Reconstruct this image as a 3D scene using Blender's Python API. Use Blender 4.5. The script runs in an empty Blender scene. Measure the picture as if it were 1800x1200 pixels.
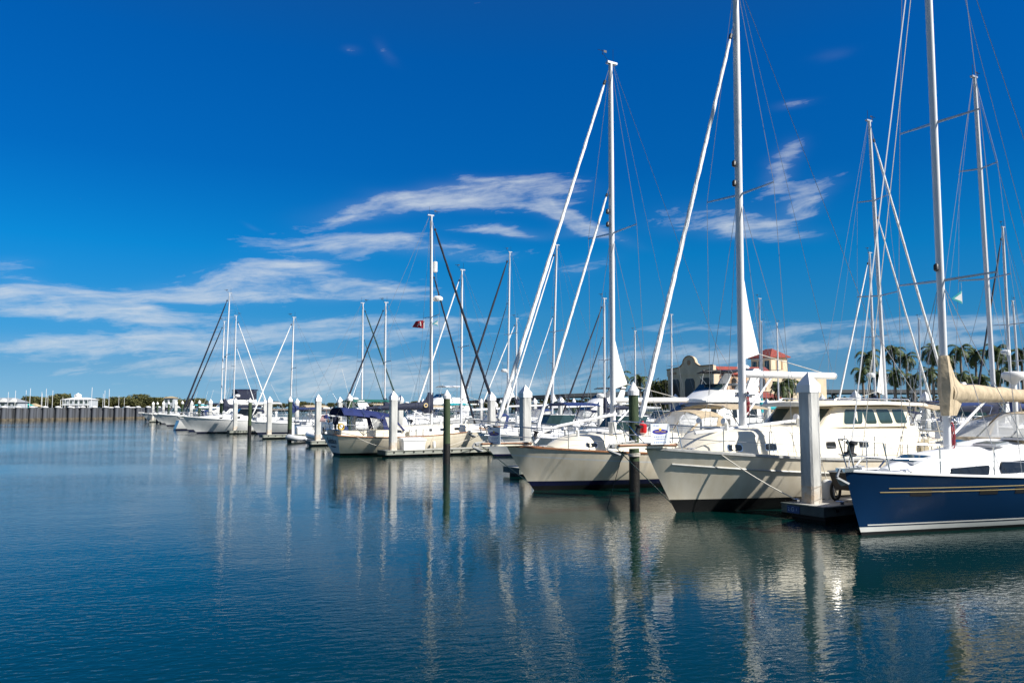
import bpy, bmesh, math, random
from mathutils import Vector, Matrix, Euler
R = math.radians
sc = bpy.context.scene
col = sc.collection
rnd = random.Random(7)

# ------------------------------------------------------------------ camera
EYE = 2.65
PITCH = R(4.66)
cam = bpy.data.cameras.new('camera')
cam.sensor_width = 36.0
cam.lens = 28.0
cam.clip_start = 0.1
cam.clip_end = 30000
cam_ob = bpy.data.objects.new('camera', cam)
cam_ob.location = (0, 0, EYE)
cam_ob.rotation_euler = (math.pi/2 + PITCH, 0, 0)
col.objects.link(cam_ob)
sc.camera = cam_ob

# ------------------------------------------------------------------ light
SUN_EL = R(40)
SUN_DIR = Vector((0.86, -0.51, 0)).normalized()*math.cos(SUN_EL) + Vector((0, 0, math.sin(SUN_EL)))
sun = bpy.data.lights.new('sun', 'SUN')
sun.energy = 5.0
sun.angle = R(0.53)
sun.color = (1.0, 0.955, 0.88)
sun_ob = bpy.data.objects.new('sun', sun)
sun_ob.rotation_euler = SUN_DIR.to_track_quat('Z', 'Y').to_euler()
sun_ob.location = (40, -10, 60)
col.objects.link(sun_ob)

sc.view_settings.view_transform = 'Standard'
sc.view_settings.look = 'None'
sc.view_settings.gamma = 1.0
sc.view_settings.use_curve_mapping = False
sc.view_settings.exposure = 0.62

# ------------------------------------------------------------------ sky (Nishita + procedural cirrus, all a function of direction)
world = bpy.data.worlds.new('World')
sc.world = world
world.use_nodes = True
nt = world.node_tree
nt.nodes.clear()

class E:
    """tiny expression wrapper round shader math nodes"""
    def __init__(s, v, tree=None): s.v = v
    @staticmethod
    def op(kind, *a, clamp=False):
        n = E.tree.nodes.new('ShaderNodeMath'); n.operation = kind; n.use_clamp = clamp
        for i, x in enumerate(a):
            x = x.v if isinstance(x, E) else x
            if isinstance(x, (int, float)): n.inputs[i].default_value = x
            else: E.tree.links.new(x, n.inputs[i])
        return E(n.outputs[0])
    def __add__(s, o): return E.op('ADD', s, o)
    def __radd__(s, o): return E.op('ADD', o, s)
    def __sub__(s, o): return E.op('SUBTRACT', s, o)
    def __rsub__(s, o): return E.op('SUBTRACT', o, s)
    def __mul__(s, o): return E.op('MULTIPLY', s, o)
    def __rmul__(s, o): return E.op('MULTIPLY', o, s)
    def __truediv__(s, o): return E.op('DIVIDE', s, o)
    def max(s, o): return E.op('MAXIMUM', s, o)
    def min(s, o): return E.op('MINIMUM', s, o)
    def clamp(s): return E.op('ADD', s, 0.0, clamp=True)
    def pow(s, o): return E.op('POWER', s, o)
def smooth(e, a, b):
    n = E.tree.nodes.new('ShaderNodeMapRange'); n.interpolation_type = 'SMOOTHSTEP'
    E.tree.links.new(e.v, n.inputs[0])
    n.inputs[1].default_value = a; n.inputs[2].default_value = b
    return E(n.outputs[0])
def combine(x, y, z):
    n = E.tree.nodes.new('ShaderNodeCombineXYZ')
    for i, q in enumerate((x, y, z)):
        q = q.v if isinstance(q, E) else q
        if isinstance(q, (int, float)): n.inputs[i].default_value = q
        else: E.tree.links.new(q, n.inputs[i])
    return n.outputs[0]
def noise(vec, scale, detail=6, rough=0.55, dist=0.0):
    n = E.tree.nodes.new('ShaderNodeTexNoise')
    E.tree.links.new(vec, n.inputs['Vector'])
    n.inputs['Scale'].default_value = scale; n.inputs['Detail'].default_value = detail
    n.inputs['Roughness'].default_value = rough; n.inputs['Distortion'].default_value = dist
    return E(n.outputs[0])

E.tree = nt
sky = nt.nodes.new('ShaderNodeTexSky')
sky.sky_type = 'NISHITA'
sky.sun_disc = False
sky.sun_elevation = SUN_EL
sky.sun_rotation = math.atan2(SUN_DIR.x, SUN_DIR.y)
sky.air_density = 1.0
sky.dust_density = 0.0
sky.ozone_density = 3.0
tc = nt.nodes.new('ShaderNodeTexCoord')
sep = nt.nodes.new('ShaderNodeSeparateXYZ')
nt.links.new(tc.outputs['Generated'], sep.inputs[0])
dx, dy, dz = (E(sep.outputs[i]) for i in range(3))
az = E.op('ARCTAN2', dx, dy)
el = E.op('ARCSINE', dz)
# cirrus banks: azimuth, elevation, half length, half height, tilt (degrees), strength
def bank(px, py, hx, hy, tilt, s):
    u = (px-900)/1400.0
    a = math.atan(u); e = math.atan((714-py)/1400.0*math.cos(a))
    return (a, e, hx/1400.0*math.cos(a), hy/1400.0*math.cos(a), tilt, s)
banks = [bank(640, 362, 110, 20, 12, .75), bank(780, 338, 150, 25, 5, .75), bank(930, 330, 110, 26, 0, .85), bank(990, 375, 120, 13, -22, .95), bank(850, 350, 90, 16, -6, .5),
 bank(590, 425, 140, 20, 7, .75), bank(760, 436, 150, 17, -3, .75), bank(860, 402, 80, 9, -5, .45),
 bank(330, 512, 170, 20, 5, .8), bank(520, 500, 170, 30, 3, .95), bank(640, 510, 140, 16, -4, .85), bank(520, 470, 90, 16, 10, .6),
 bank(40, 533, 170, 26, -2, .95), bank(180, 543, 130, 18, -5, .85), bank(60, 500, 120, 16, -12, .45),
 bank(120, 605, 240, 17, 4, .68), bank(420, 592, 280, 22, 4, .72), bank(620, 575, 150, 13, 0, .65), bank(330, 640, 320, 20, 2, .50), bank(700, 672, 420, 34, 0, .85), bank(250, 555, 200, 14, 2, .45),
 bank(700, 600, 220, 40, 0, .30), bank(850, 560, 160, 20, 4, .35),
 bank(1392, 262, 36, 26, 20, .70), bank(1385, 308, 24, 34, -60, .75), bank(1432, 345, 50, 20, 25, .95), bank(1325, 392, 50, 16, 10, .95), bank(1240, 378, 120, 30, 0, .55), bank(1400, 405, 70, 18, 0, .45),
 bank(1030, 470, 70, 20, 20, .45), bank(1000, 400, 60, 10, 0, .4), bank(905, 402, 55, 10, -8, .6),
 bank(1430, 582, 330, 14, 0, .60), bank(1300, 622, 300, 15, 0, .62), bank(1600, 600, 250, 12, -3, .55), bank(1120, 640, 180, 14, 2, .4), bank(1720, 570, 150, 16, 0, .5),
 bank(1410, 170, 40, 8, 0, .58), bank(1480, 76, 40, 10, 0, .46), bank(680, 75, 30, 14, -35, .45), bank(605, 70, 22, 8, 0, .48), bank(15, 462, 50, 14, 0, .5), bank(445, 389, 14, 5, -20, .4)]
vec0 = combine(az, el*3.2, 0.0)
w1 = noise(vec0, 5.0, 3, .5)
w2 = noise(combine(az+7.3, el*3.2, 2.0), 5.0, 3, .5)
azw = az + (w1-0.5)*0.07
elw = el + (w2-0.5)*0.035
tot = None
for a, e, hx, hy, t, s in banks:
    c, q = math.cos(R(t)), math.sin(R(t))
    X = azw - a; Y = elw - e
    p = (X*(c/hx) + Y*(q/hx)); r = (Y*(c/hy) - X*(q/hy))
    g = E.op('EXPONENT', (p*p + r*r)*-1.0)*s
    tot = g if tot is None else tot + g
tot = tot.min(1.15)
tl = 0.10
fib = noise(combine(azw*4.0 + elw*1.2, elw*26.0 - azw*2.6, 0.0), 1.6, 10, .66, .25)
puff = noise(combine(azw*9.0, elw*22.0, 4.0), 1.7, 10, .64, .4)
fine = noise(combine(azw*7.0 + elw*3.0, elw*46.0 - azw*5.0, 8.0), 2.2, 8, .66, .3)
q_ = smooth(fib, .33, .67)*0.50 + smooth(fine, .36, .64)*0.28 + smooth(puff, .36, .66)*0.22
tq = tot.min(0.84)
den = ((q_ - 0.95 + tq)*0.90).clamp() + tq*tq*0.12
den = den.min(0.82)
den = den + smooth(el, .10, .0)*0.10
# the blue of the air ahead as the polarised photograph holds it; the sky behind and overhead stays plain
grade = nt.nodes.new('ShaderNodeMix'); grade.data_type = 'RGBA'; grade.blend_type = 'MULTIPLY'
grade.inputs['Factor'].default_value = 1.0
nt.links.new(sky.outputs[0], grade.inputs['A'])
ramp = nt.nodes.new('ShaderNodeValToRGB'); cr = ramp.color_ramp
nt.links.new((el*2.0).v, ramp.inputs[0])
stops = [(0.0, (.14, .33, .70)), (.09, (.095, .29, .56)), (.22, (.055, .345, .60)), (.372, (.010, .385, .69)), (.574, (.004, .325, .70)), (.834, (.003, .355, .79)), (1.0, (.03, .36, .76))]
while len(cr.elements) < len(stops): cr.elements.new(.5)
for e_, (p_, c_) in zip(cr.elements, stops): e_.position = p_; e_.color = (*c_, 1)
front = smooth(dy, -0.15, 0.40)
pol = nt.nodes.new('ShaderNodeMix'); pol.data_type = 'RGBA'
nt.links.new(front.v, pol.inputs['Factor']); pol.inputs['A'].default_value = (.50, .53, .60, 1)
nt.links.new(ramp.outputs[0], pol.inputs['B'])
nt.links.new(pol.outputs['Result'], grade.inputs['B'])
mixc = nt.nodes.new('ShaderNodeMix'); mixc.data_type = 'RGBA'
nt.links.new(den.v, mixc.inputs['Factor'])
nt.links.new(grade.outputs['Result'], mixc.inputs['A'])
mixc.inputs['B'].default_value = (4.7, 5.15, 5.6, 1)
bg = nt.nodes.new('ShaderNodeBackground')
bg.inputs['Strength'].default_value = 0.092
nt.links.new(mixc.outputs['Result'], bg.inputs['Color'])
wo = nt.nodes.new('ShaderNodeOutputWorld')
nt.links.new(bg.outputs[0], wo.inputs[0])

# ------------------------------------------------------------------ materials
M = {}
def mat(name, c, rough=.5, metal=0.0, var=.12, scale=4.0, spec=.5, bump=0.0, bscale=20.0, c2=None, coat=0.0, stretch=(1, 1, 1), lo=.35, hi=.65):
    m = bpy.data.materials.new(name); m.use_nodes = True
    t = m.node_tree; b = t.nodes['Principled BSDF']
    b.inputs['Roughness'].default_value = rough
    b.inputs['Metallic'].default_value = metal
    b.inputs['Specular IOR Level'].default_value = spec
    b.inputs['Coat Weight'].default_value = coat
    tcn = t.nodes.new('ShaderNodeTexCoord'); mp = t.nodes.new('ShaderNodeMapping')
    mp.inputs['Scale'].default_value = stretch
    t.links.new(tcn.outputs['Object'], mp.inputs[0])
    n = t.nodes.new('ShaderNodeTexNoise'); n.inputs['Scale'].default_value = scale; n.inputs['Detail'].default_value = 5
    t.links.new(mp.outputs[0], n.inputs['Vector'])
    r = t.nodes.new('ShaderNodeValToRGB')
    c2 = c2 or tuple(x*(1-var) for x in c)
    r.color_ramp.elements[0].position = lo; r.color_ramp.elements[1].position = hi
    r.color_ramp.elements[0].color = (*c2, 1); r.color_ramp.elements[1].color = (*c, 1)
    t.links.new(n.outputs[0], r.inputs[0]); t.links.new(r.outputs[0], b.inputs['Base Color'])
    if bump:
        bn = t.nodes.new('ShaderNodeTexNoise'); bn.inputs['Scale'].default_value = bscale; bn.inputs['Detail'].default_value = 4
        t.links.new(mp.outputs[0], bn.inputs['Vector'])
        bp = t.nodes.new('ShaderNodeBump'); bp.inputs['Strength'].default_value = 1.0; bp.inputs['Distance'].default_value = bump
        t.links.new(bn.outputs[0], bp.inputs['Height']); t.links.new(bp.outputs[0], b.inputs['Normal'])
    M[name] = m
    return m
mat('gel_white', (.80, .80, .78), .26, var=.09, scale=1.6, stretch=(2.5, 2.5, .5), bump=.002, bscale=.8)
mat('gel_cream', (.80, .73, .59), .22, c2=(.72, .64, .49), scale=1.6, coat=.25, stretch=(2.5, 2.5, .35), bump=.0035, bscale=.5, lo=.30, hi=.62)
mat('gel_cream_deck', (.80, .74, .60), .45, var=.06, scale=2)
mat('gel_tan', (.50, .42, .30), .3, var=.06, scale=1.5)
mat('deck_white', (.80, .80, .79), .5, var=.05, scale=3)
mat('navy_paint', (.004, .027, .082), .22, var=.10, scale=1.0, coat=.0, spec=.35)
mat('maroon_paint', (.055, .010, .008), .2, var=.1, coat=.3)
mat('blue_paint', (.03, .08, .22), .2, var=.1, coat=.3)
mat('grey_paint', (.30, .33, .36), .3, var=.1)
mat('antifoul_black', (.004, .004, .005), .55, var=.3, scale=6)
mat('antifoul_blue', (.02, .03, .09), .5, var=.3, scale=6)
mat('boot_navy', (.012, .014, .055), .3, var=.1)
mat('boot_red', (.20, .02, .02), .4, var=.1)
mat('boot_white', (.72, .72, .68), .35, var=.08)
mat('cove_gold', (.60, .46, .22), .4, var=.1)
mat('rail_grey', (.42, .42, .40), .45, var=.2, scale=8)
mat('teak', (.30, .13, .055), .5, var=.35, scale=12, stretch=(.3, 4, 4))
mat('steel', (.72, .73, .75), .16, metal=1.0, var=.1)
mat('alu', (.74, .745, .75), .36, var=.05, scale=2)
mat('alu_grey', (.52, .54, .57), .35, metal=.5, var=.08)
mat('galvanised', (.30, .31, .32), .5, var=.3, scale=10)
mat('wire', (.42, .43, .45), .35, metal=.6, var=.1)
mat('sail_white', (.82, .82, .80), .7, var=.16, scale=4, bump=.02, bscale=7, stretch=(3, 3, .7))
mat('uv_navy', (.006, .009, .024), .7, var=.25, scale=5, bump=.01, bscale=8)
mat('uv_green', (.015, .06, .05), .7, var=.25, scale=5, bump=.01, bscale=8)
mat('canvas_navy', (.006, .012, .040), .75, var=.3, scale=5, bump=.012, bscale=5)
mat('canvas_royal', (.010, .022, .115), .75, var=.35, scale=4, bump=.02, bscale=5)
mat('canvas_blue', (.010, .030, .13), .75, var=.25, scale=5, bump=.012, bscale=5)
mat('canvas_tan', (.52, .42, .28), .8, var=.28, scale=5, bump=.035, bscale=4.5, stretch=(1.6, 1, 1))
mat('canvas_green', (.012, .13, .10), .75, var=.25, scale=5, bump=.012, bscale=5)
mat('canvas_teal', (.02, .36, .40), .75, var=.2, scale=5, bump=.012, bscale=5)
mat('canvas_black', (.015, .015, .02), .75, var=.2, scale=5, bump=.012, bscale=5)
mat('canvas_grey', (.45, .47, .48), .75, var=.2, scale=5, bump=.012, bscale=5)
mat('glass_dark', (.012, .016, .02), .06, var=.2, spec=.6)
mat('glass_green', (.03, .06, .06), .05, var=.2, spec=.7)
mat('black_plastic', (.018, .018, .02), .45, var=.2)
mat('rubber', (.02, .02, .02), .7, var=.3, scale=10)
mat('rope', (.62, .59, .52), .85, var=.25, scale=40)
mat('rope_dark', (.06, .06, .07), .85, var=.25, scale=40)
mat('rope_red', (.33, .035, .05), .85, var=.35, scale=30)
mat('fender_white', (.74, .73, .69), .45, var=.08)
mat('hypalon_grey', (.50, .52, .55), .6, var=.1)
mat('orange', (.62, .12, .02), .6, var=.15)
mat('red_plastic', (.50, .015, .02), .4, var=.15)
mat('yellow', (.65, .42, .04), .6, var=.15)
mat('concrete', (.62, .62, .59), .85, var=.36, scale=3.5, bump=.008, bscale=30, stretch=(1, 1, .25))
mat('concrete_stain', (.46, .35, .24), .85, c2=(.50, .49, .45), scale=4, bump=.008, bscale=30)
mat('concrete_deck', (.52, .51, .47), .85, var=.2, scale=2.5, bump=.006, bscale=40)
mat('cap_white', (.80, .80, .79), .4, var=.05)
mat('wale', (.34, .34, .29), .8, c2=(.20, .22, .19), scale=4, bump=.006, bscale=20, stretch=(.4, .4, 3))
mat('wale_dark', (.10, .12, .11), .75, c2=(.06, .075, .07), scale=4, bump=.006, bscale=20)
mat('float_black', (.010, .010, .011), .7, var=.3)
mat('pile_green', (.055, .085, .035), .8, c2=(.025, .045, .02), scale=5, bump=.012, bscale=14, stretch=(1, 1, .15))
mat('pile_wet', (.005, .005, .005), .5, c2=(.010, .009, .007), scale=9, bump=.015, bscale=18)
mat('sheet_pile', (.090, .100, .120), .85, c2=(.030, .033, .038), scale=1.1, bump=.02, bscale=9, stretch=(1, 1, .12))
mat('sheet_foot', (.15, .125, .085), .9, c2=(.05, .043, .034), scale=2.5, bump=.03, bscale=9)
mat('stucco', (.72, .60, .43), .9, var=.20, scale=.5, bump=.01, bscale=12)
mat('stucco_white', (.74, .75, .74), .9, var=.08, scale=.6)
mat('far_house', (.44, .47, .50), .9, var=.15, scale=.6)
mat('stucco_tan', (.42, .28, .17), .9, var=.10, scale=.6)
mat('roof_red', (.30, .055, .035), .8, c2=(.20, .04, .03), scale=2.5, bump=.03, bscale=9)
mat('roof_grey', (.28, .30, .32), .8, var=.2)
mat('roof_teal', (.02, .36, .33), .6, var=.2)
mat('roof_tan', (.45, .36, .22), .8, var=.2)
mat('bronze', (.055, .035, .025), .4, var=.2)
mat('trunk', (.26, .22, .18), .9, c2=(.16, .13, .10), scale=6, stretch=(1, 1, 3), bump=.02, bscale=15)
mat('frond', (.085, .115, .028), .55, c2=(.030, .050, .014), scale=2.2, spec=.4)
mat('frond_dry', (.16, .11, .05), .8, var=.35)
mat('leaf', (.125, .118, .040), .7, c2=(.045, .055, .018), scale=.22, spec=.3)
mat('leaf_bright', (.14, .15, .03), .7, c2=(.05, .07, .018), scale=1.2, spec=.3)
mat('bark', (.12, .09, .06), .9, var=.3)
mat('bridge_grey', (.115, .125, .13), .85, var=.12, scale=.05)
mat('grass', (.06, .085, .025), .9, c2=(.09, .085, .04), scale=.15)
mat('dirt', (.24, .21, .16), .9, var=.3, scale=.3)
mat('seawall', (.40, .39, .36), .9, var=.3, scale=.8)
mat('flag_red', (.32, .008, .02), .7, var=.2)
mat('flag_white', (.75, .75, .73), .7, var=.05)
mat('flag_blue', (.02, .03, .16), .7, var=.1)
mat('sign_white', (.74, .78, .82), .4, var=.04)
mat('sign_blue', (.025, .02, .30), .4, var=.05)
mat('sign_gold', (.75, .48, .03), .4, var=.05)
mat('sign_ink', (.08, .15, .40), .5, var=.1)
mat('dock_paint', (.025, .07, .20), .6, var=.25, scale=10)
mat('letter_pale', (.35, .45, .60), .6, var=.2, scale=10)
mat('letter_navy', (.02, .03, .10), .5, var=.1)

# clear vinyl for dodgers and enclosures
m = bpy.data.materials.new('clear_vinyl'); m.use_nodes = True
b = m.node_tree.nodes['Principled BSDF']
b.inputs['Base Color'].default_value = (.72, .72, .68, 1)
b.inputs['Roughness'].default_value = .12
b.inputs['Alpha'].default_value = .42
M['clear_vinyl'] = m

# hull paints show ripple light from the water only through real light; keep them plain

# water
m = bpy.data.materials.new('water'); m.use_nodes = True
t = m.node_tree; E.tree = t
b = t.nodes['Principled BSDF']
b.inputs['Base Color'].default_value = (.0008, .019, .017, 1)
b.inputs['Roughness'].default_value = .014
b.inputs['IOR'].default_value = 1.333
b.inputs['Specular IOR Level'].default_value = .5
g = t.nodes.new('ShaderNodeNewGeometry')
sp = t.nodes.new('ShaderNodeSeparateXYZ'); t.links.new(g.outputs['Position'], sp.inputs[0])
px_, py_ = E(sp.outputs[0]), E(sp.outputs[1])
# ripples run towards the camera's left; crests lie roughly across the view
c, s = math.cos(R(14)), math.sin(R(14))
u = px_*c + py_*s
v = py_*c - px_*s
n1 = noise(combine(u*3.4, v*7.0, 0.0), 1.35, 3, .5, .35)
n2 = noise(combine(u*.9, v*1.6, 3.0), .62, 2, .5, .2)
n3 = noise(combine(px_, py_, 5.0), 8.5, 2, .5)
calm = noise(combine(px_*.05, py_*.11, 9.0), 1.0, 3, .5)
amp = smooth(calm, .36, .66)*1.0 + 0.30
h = (n1*0.0075 + n3*0.0027)*amp + n2*0.0075
bp = t.nodes.new('ShaderNodeBump'); bp.inputs['Strength'].default_value = 1.0; bp.inputs['Distance'].default_value = 1.0
t.links.new(h.v, bp.inputs['Height']); t.links.new(bp.outputs[0], b.inputs['Normal'])
M['water'] = m
# ------------------------------------------------------------------ mesh helpers
def lerp(a, b, t): return a + (b-a)*t
def clampf(x, a, b): return max(a, min(b, x))
class MB:
    def __init__(s): s.v = []; s.f = []; s.m = []; s.k = 0
    def add(s, pts):
        i = len(s.v); s.v += [tuple(p) for p in pts]; return i
    def face(s, pts):
        i = s.add(pts); s.f.append(tuple(range(i, i+len(pts)))); s.m.append(s.k)
    def idx(s, *ii): s.f.append(tuple(ii)); s.m.append(s.k)
    def box(s, c, d, rot=None):
        x, y, z = d[0]/2, d[1]/2, d[2]/2
        P = [Vector(q) for q in ((-x,-y,-z),(x,-y,-z),(x,y,-z),(-x,y,-z),(-x,-y,z),(x,-y,z),(x,y,z),(-x,y,z))]
        if rot is not None:
            rm = Euler(rot).to_matrix(); P = [rm @ p for p in P]
        i = s.add([p+Vector(c) for p in P])
        for q in ((0,3,2,1),(4,5,6,7),(0,1,5,4),(1,2,6,5),(2,3,7,6),(3,0,4,7)):
            s.idx(*[i+k for k in q])
        return s
    def tube(s, pts, r, n=6, cap=True, flat=1.0):
        pts = [Vector(p) for p in pts]
        N = len(pts); rs = r if isinstance(r, (list, tuple)) else [r]*N
        t0 = (pts[1]-pts[0]).normalized()
        ref = Vector((0, 0, 1)) if abs(t0.z) < .9 else Vector((0, 1, 0))
        a = t0.cross(ref).normalized(); prev = t0
        base = len(s.v)
        for i in range(N):
            if i == 0: t = t0
            elif i == N-1: t = (pts[-1]-pts[-2]).normalized()
            else:
                t = (pts[i+1]-pts[i-1])
                t = t.normalized() if t.length > 1e-9 else prev
            ax = prev.cross(t)
            if ax.length > 1e-6: a = Matrix.Rotation(prev.angle(t), 3, ax.normalized()) @ a
            a = (a - t*a.dot(t)).normalized(); b = t.cross(a); prev = t
            s.add([pts[i] + (a*math.cos(2*math.pi*k/n)*flat + b*math.sin(2*math.pi*k/n))*rs[i] for k in range(n)])
        for i in range(N-1):
            for k in range(n):
                p = base+i*n; s.idx(p+k, p+(k+1) % n, p+n+(k+1) % n, p+n+k)
        if cap:
            s.idx(*[base+k for k in range(n-1, -1, -1)]); s.idx(*[base+(N-1)*n+k for k in range(n)])
        return s
    def lathe(s, prof, c=(0, 0, 0), n=12, axis='z'):
        base = len(s.v); c = Vector(c)
        for r, z in prof:
            for k in range(n):
                a = 2*math.pi*k/n; x, y = r*math.cos(a), r*math.sin(a)
                s.v.append(tuple(c+Vector({'z': (x, y, z), 'x': (z, x, y), 'y': (x, z, y)}[axis])))
        N = len(prof)
        for i in range(N-1):
            for k in range(n):
                p = base+i*n; s.idx(p+k, p+(k+1) % n, p+n+(k+1) % n, p+n+k)
        if prof[0][0] > 1e-6: s.idx(*[base+k for k in range(n-1, -1, -1)])
        if prof[-1][0] > 1e-6: s.idx(*[base+(N-1)*n+k for k in range(n)])
        return s
    def loft(s, rings, closed=True, cap=True):
        n = len(rings[0]); base = len(s.v)
        for r in rings: s.add(r)
        m = n if closed else n-1
        for i in range(len(rings)-1):
            for k in range(m):
                p = base+i*n; s.idx(p+k, p+(k+1) % n, p+n+(k+1) % n, p+n+k)
        if cap and closed:
            s.idx(*[base+k for k in range(n-1, -1, -1)]); s.idx(*[base+(len(rings)-1)*n+k for k in range(n)])
        return s
    def prism(s, poly, d):
        """poly: list of points; d: extrusion vector"""
        d = Vector(d); P = [Vector(p) for p in poly]; n = len(P)
        i = s.add(P); s.add([p+d for p in P])
        s.idx(*[i+k for k in range(n-1, -1, -1)]); s.idx(*[i+n+k for k in range(n)])
        for k in range(n): s.idx(i+k, i+(k+1) % n, i+n+(k+1) % n, i+n+k)
        return s
    def sheet(s, grid, th):
        """grid[i][j] points, given a thickness straight down the local normal"""
        nu, nv = len(grid), len(grid[0]); G = [[Vector(p) for p in row] for row in grid]
        nn = [[None]*nv for _ in range(nu)]
        for i in range(nu):
            for j in range(nv):
                a = G[min(i+1, nu-1)][j]-G[max(i-1, 0)][j]; b = G[i][min(j+1, nv-1)]-G[i][max(j-1, 0)]
                q = a.cross(b); nn[i][j] = q.normalized() if q.length > 1e-9 else Vector((0, 0, 1))
        base = len(s.v)
        for i in range(nu): s.add(G[i])
        b2 = len(s.v)
        for i in range(nu): s.add([G[i][j]-nn[i][j]*th for j in range(nv)])
        for i in range(nu-1):
            for j in range(nv-1):
                p = i*nv+j
                s.idx(base+p, base+p+1, base+p+nv+1, base+p+nv); s.idx(b2+p, b2+p+nv, b2+p+nv+1, b2+p+1)
        edge = [(0, j) for j in range(nv)] + [(i, nv-1) for i in range(1, nu)] + [(nu-1, j) for j in range(nv-2, -1, -1)] + [(i, 0) for i in range(nu-2, 0, -1)]
        for q in range(len(edge)):
            a, b = edge[q], edge[(q+1) % len(edge)]
            pa, pb = a[0]*nv+a[1], b[0]*nv+b[1]
            s.idx(base+pa, b2+pa, b2+pb, base+pb)
        return s
    def build(s, name, mats, parent=None, loc=(0, 0, 0), ang=40, fix=True, smoothit=True):
        me = bpy.data.meshes.new(name)
        me.from_pydata(s.v, [], s.f)
        if isinstance(mats, str): mats = [mats]
        for q in mats: me.materials.append(M[q])
        me.polygons.foreach_set('material_index', s.m)
        if fix:
            bm = bmesh.new(); bm.from_mesh(me)
            bmesh.ops.remove_doubles(bm, verts=bm.verts, dist=1e-5)
            bmesh.ops.recalc_face_normals(bm, faces=bm.faces)
            bm.to_mesh(me); bm.free()
        if smoothit:
            me.shade_smooth(); me.set_sharp_from_angle(angle=R(ang))
        me.update()
        o = bpy.data.objects.new(name, me); o.location = loc
        col.objects.link(o)
        if parent is not None: o.parent = parent
        return o

def tag(o, label=None, cat=None, group=None, kind=None):
    if label: o['label'] = label
    if cat: o['category'] = cat
    if group: o['group'] = group
    if kind: o['kind'] = kind
    return o
def thing(name, label, cat, loc=(0, 0, 0), rz=0.0, group=None):
    o = bpy.data.objects.new(name, None); col.objects.link(o)
    o.empty_display_size = .3
    o.location = loc; o.rotation_euler = (0, 0, rz)
    return tag(o, label, cat, group)
def copy_thing(src, loc, rz=0.0, label=None, scale=1.0):
    def rec(o, par):
        c = o.copy(); col.objects.link(c)
        if par is not None: c.parent = par
        for ch in list(o.children): rec(ch, c)
        return c
    c = rec(src, None); c.location = loc; c.rotation_euler = (0, 0, rz); c.scale = (scale,)*3
    if label: c['label'] = label
    return c
def wire(name, a, b, r, matl, parent, sag=0.0, n=4):
    a, b = Vector(a), Vector(b)
    if sag:
        pts = [a.lerp(b, i/10.0)-Vector((0, 0, sag*4*(i/10.0)*(1-i/10.0))) for i in range(11)]
    else: pts = [a, b]
    mb = MB(); mb.tube(pts, r, n)
    return mb.build(name, matl, parent)
def text_obj(name, body, size, matl, parent=None, loc=(0, 0, 0), rot=(0, 0, 0), shear=0.0, ext=.003, spacing=1.0, sx=1.0):
    cu = bpy.data.curves.new(name, 'FONT'); cu.body = body; cu.size = size; cu.align_x = 'CENTER'; cu.align_y = 'CENTER'
    cu.extrude = ext; cu.shear = shear; cu.space_character = spacing; cu.resolution_u = 3
    tmp = bpy.data.objects.new('tmp', cu); col.objects.link(tmp)
    dg = bpy.context.evaluated_depsgraph_get()
    me = bpy.data.meshes.new_from_object(tmp.evaluated_get(dg))
    bpy.data.objects.remove(tmp); bpy.data.curves.remove(cu)
    me.name = name; me.materials.clear(); me.materials.append(M[matl])
    o = bpy.data.objects.new(name, me); col.objects.link(o)
    o.location = loc; o.rotation_euler = rot; o.scale = (sx, 1, 1)
    if parent is not None: o.parent = parent
    return o

# ------------------------------------------------------------------ measuring the photograph
F = 1400.0
def z_at(py, Y): return EYE + Y*math.tan(PITCH + math.atan((600-py)/F))
def x_at(px, Y, z=EYE): return (px-900)/F*(Y*math.cos(PITCH)+(z-EYE)*math.sin(PITCH))
# marina grid: fingers leave the walkway along NV, slips follow each other along RV
RV = Vector((-.5057, .8627, 0)); NV = Vector((.8627, .5057, 0)); P0 = Vector((7.3, 19.3, 0)); PITCHM = 13.585
def grid(a, s, z=0.0): return P0 + RV*a + NV*s + Vector((0, 0, z))
HN = math.atan2(NV.y, NV.x)          # heading of +s
OUT = HN + math.pi; IN = HN          # bows out to the fairway / bows in to the walkway
def s_at(px, a):
    u = (px-900)/F
    return (u*(P0.y+a*RV.y)-(P0.x+a*RV.x))/(NV.x-u*NV.y)

# ------------------------------------------------------------------ setting
def sheet_plane(name, pts, matl, kind='structure'):
    mb = MB(); mb.face(pts); o = mb.build(name, matl, fix=False, smoothit=False); o['kind'] = kind; return o
sheet_plane('water', [(-9000, -600, 0), (9000, -600, 0), (9000, 14000, 0), (-9000, 14000, 0)], 'water')
# land on the right with the seawall that holds it
land = [(14, 122), (40, 110), (75, 99), (150, 74), (400, 60), (700, 300), (300, 420), (60, 300), (20, 170)]
mb = MB(); mb.face([(x, y, 1.3) for x, y in land]); o = mb.build('shore_ground', 'grass', fix=False, smoothit=False); o['kind'] = 'structure'
mb = MB()
for i in range(4):
    a, b = land[i], land[i+1]
    d = Vector((b[0]-a[0], b[1]-a[1], 0)).normalized(); nrm = Vector((d.y, -d.x, 0))*.35
    A, B = Vector((*a, 0)), Vector((*b, 0))
    mb.prism([A+Vector((0,0,-1)), B+Vector((0,0,-1)), B+nrm+Vector((0,0,-1)), A+nrm+Vector((0,0,-1))], (0, 0, 2.42))
tag(mb.build('seawall', 'seawall', smoothit=False), 'low concrete seawall along the palm lined shore behind the boats', 'seawall')
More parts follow.
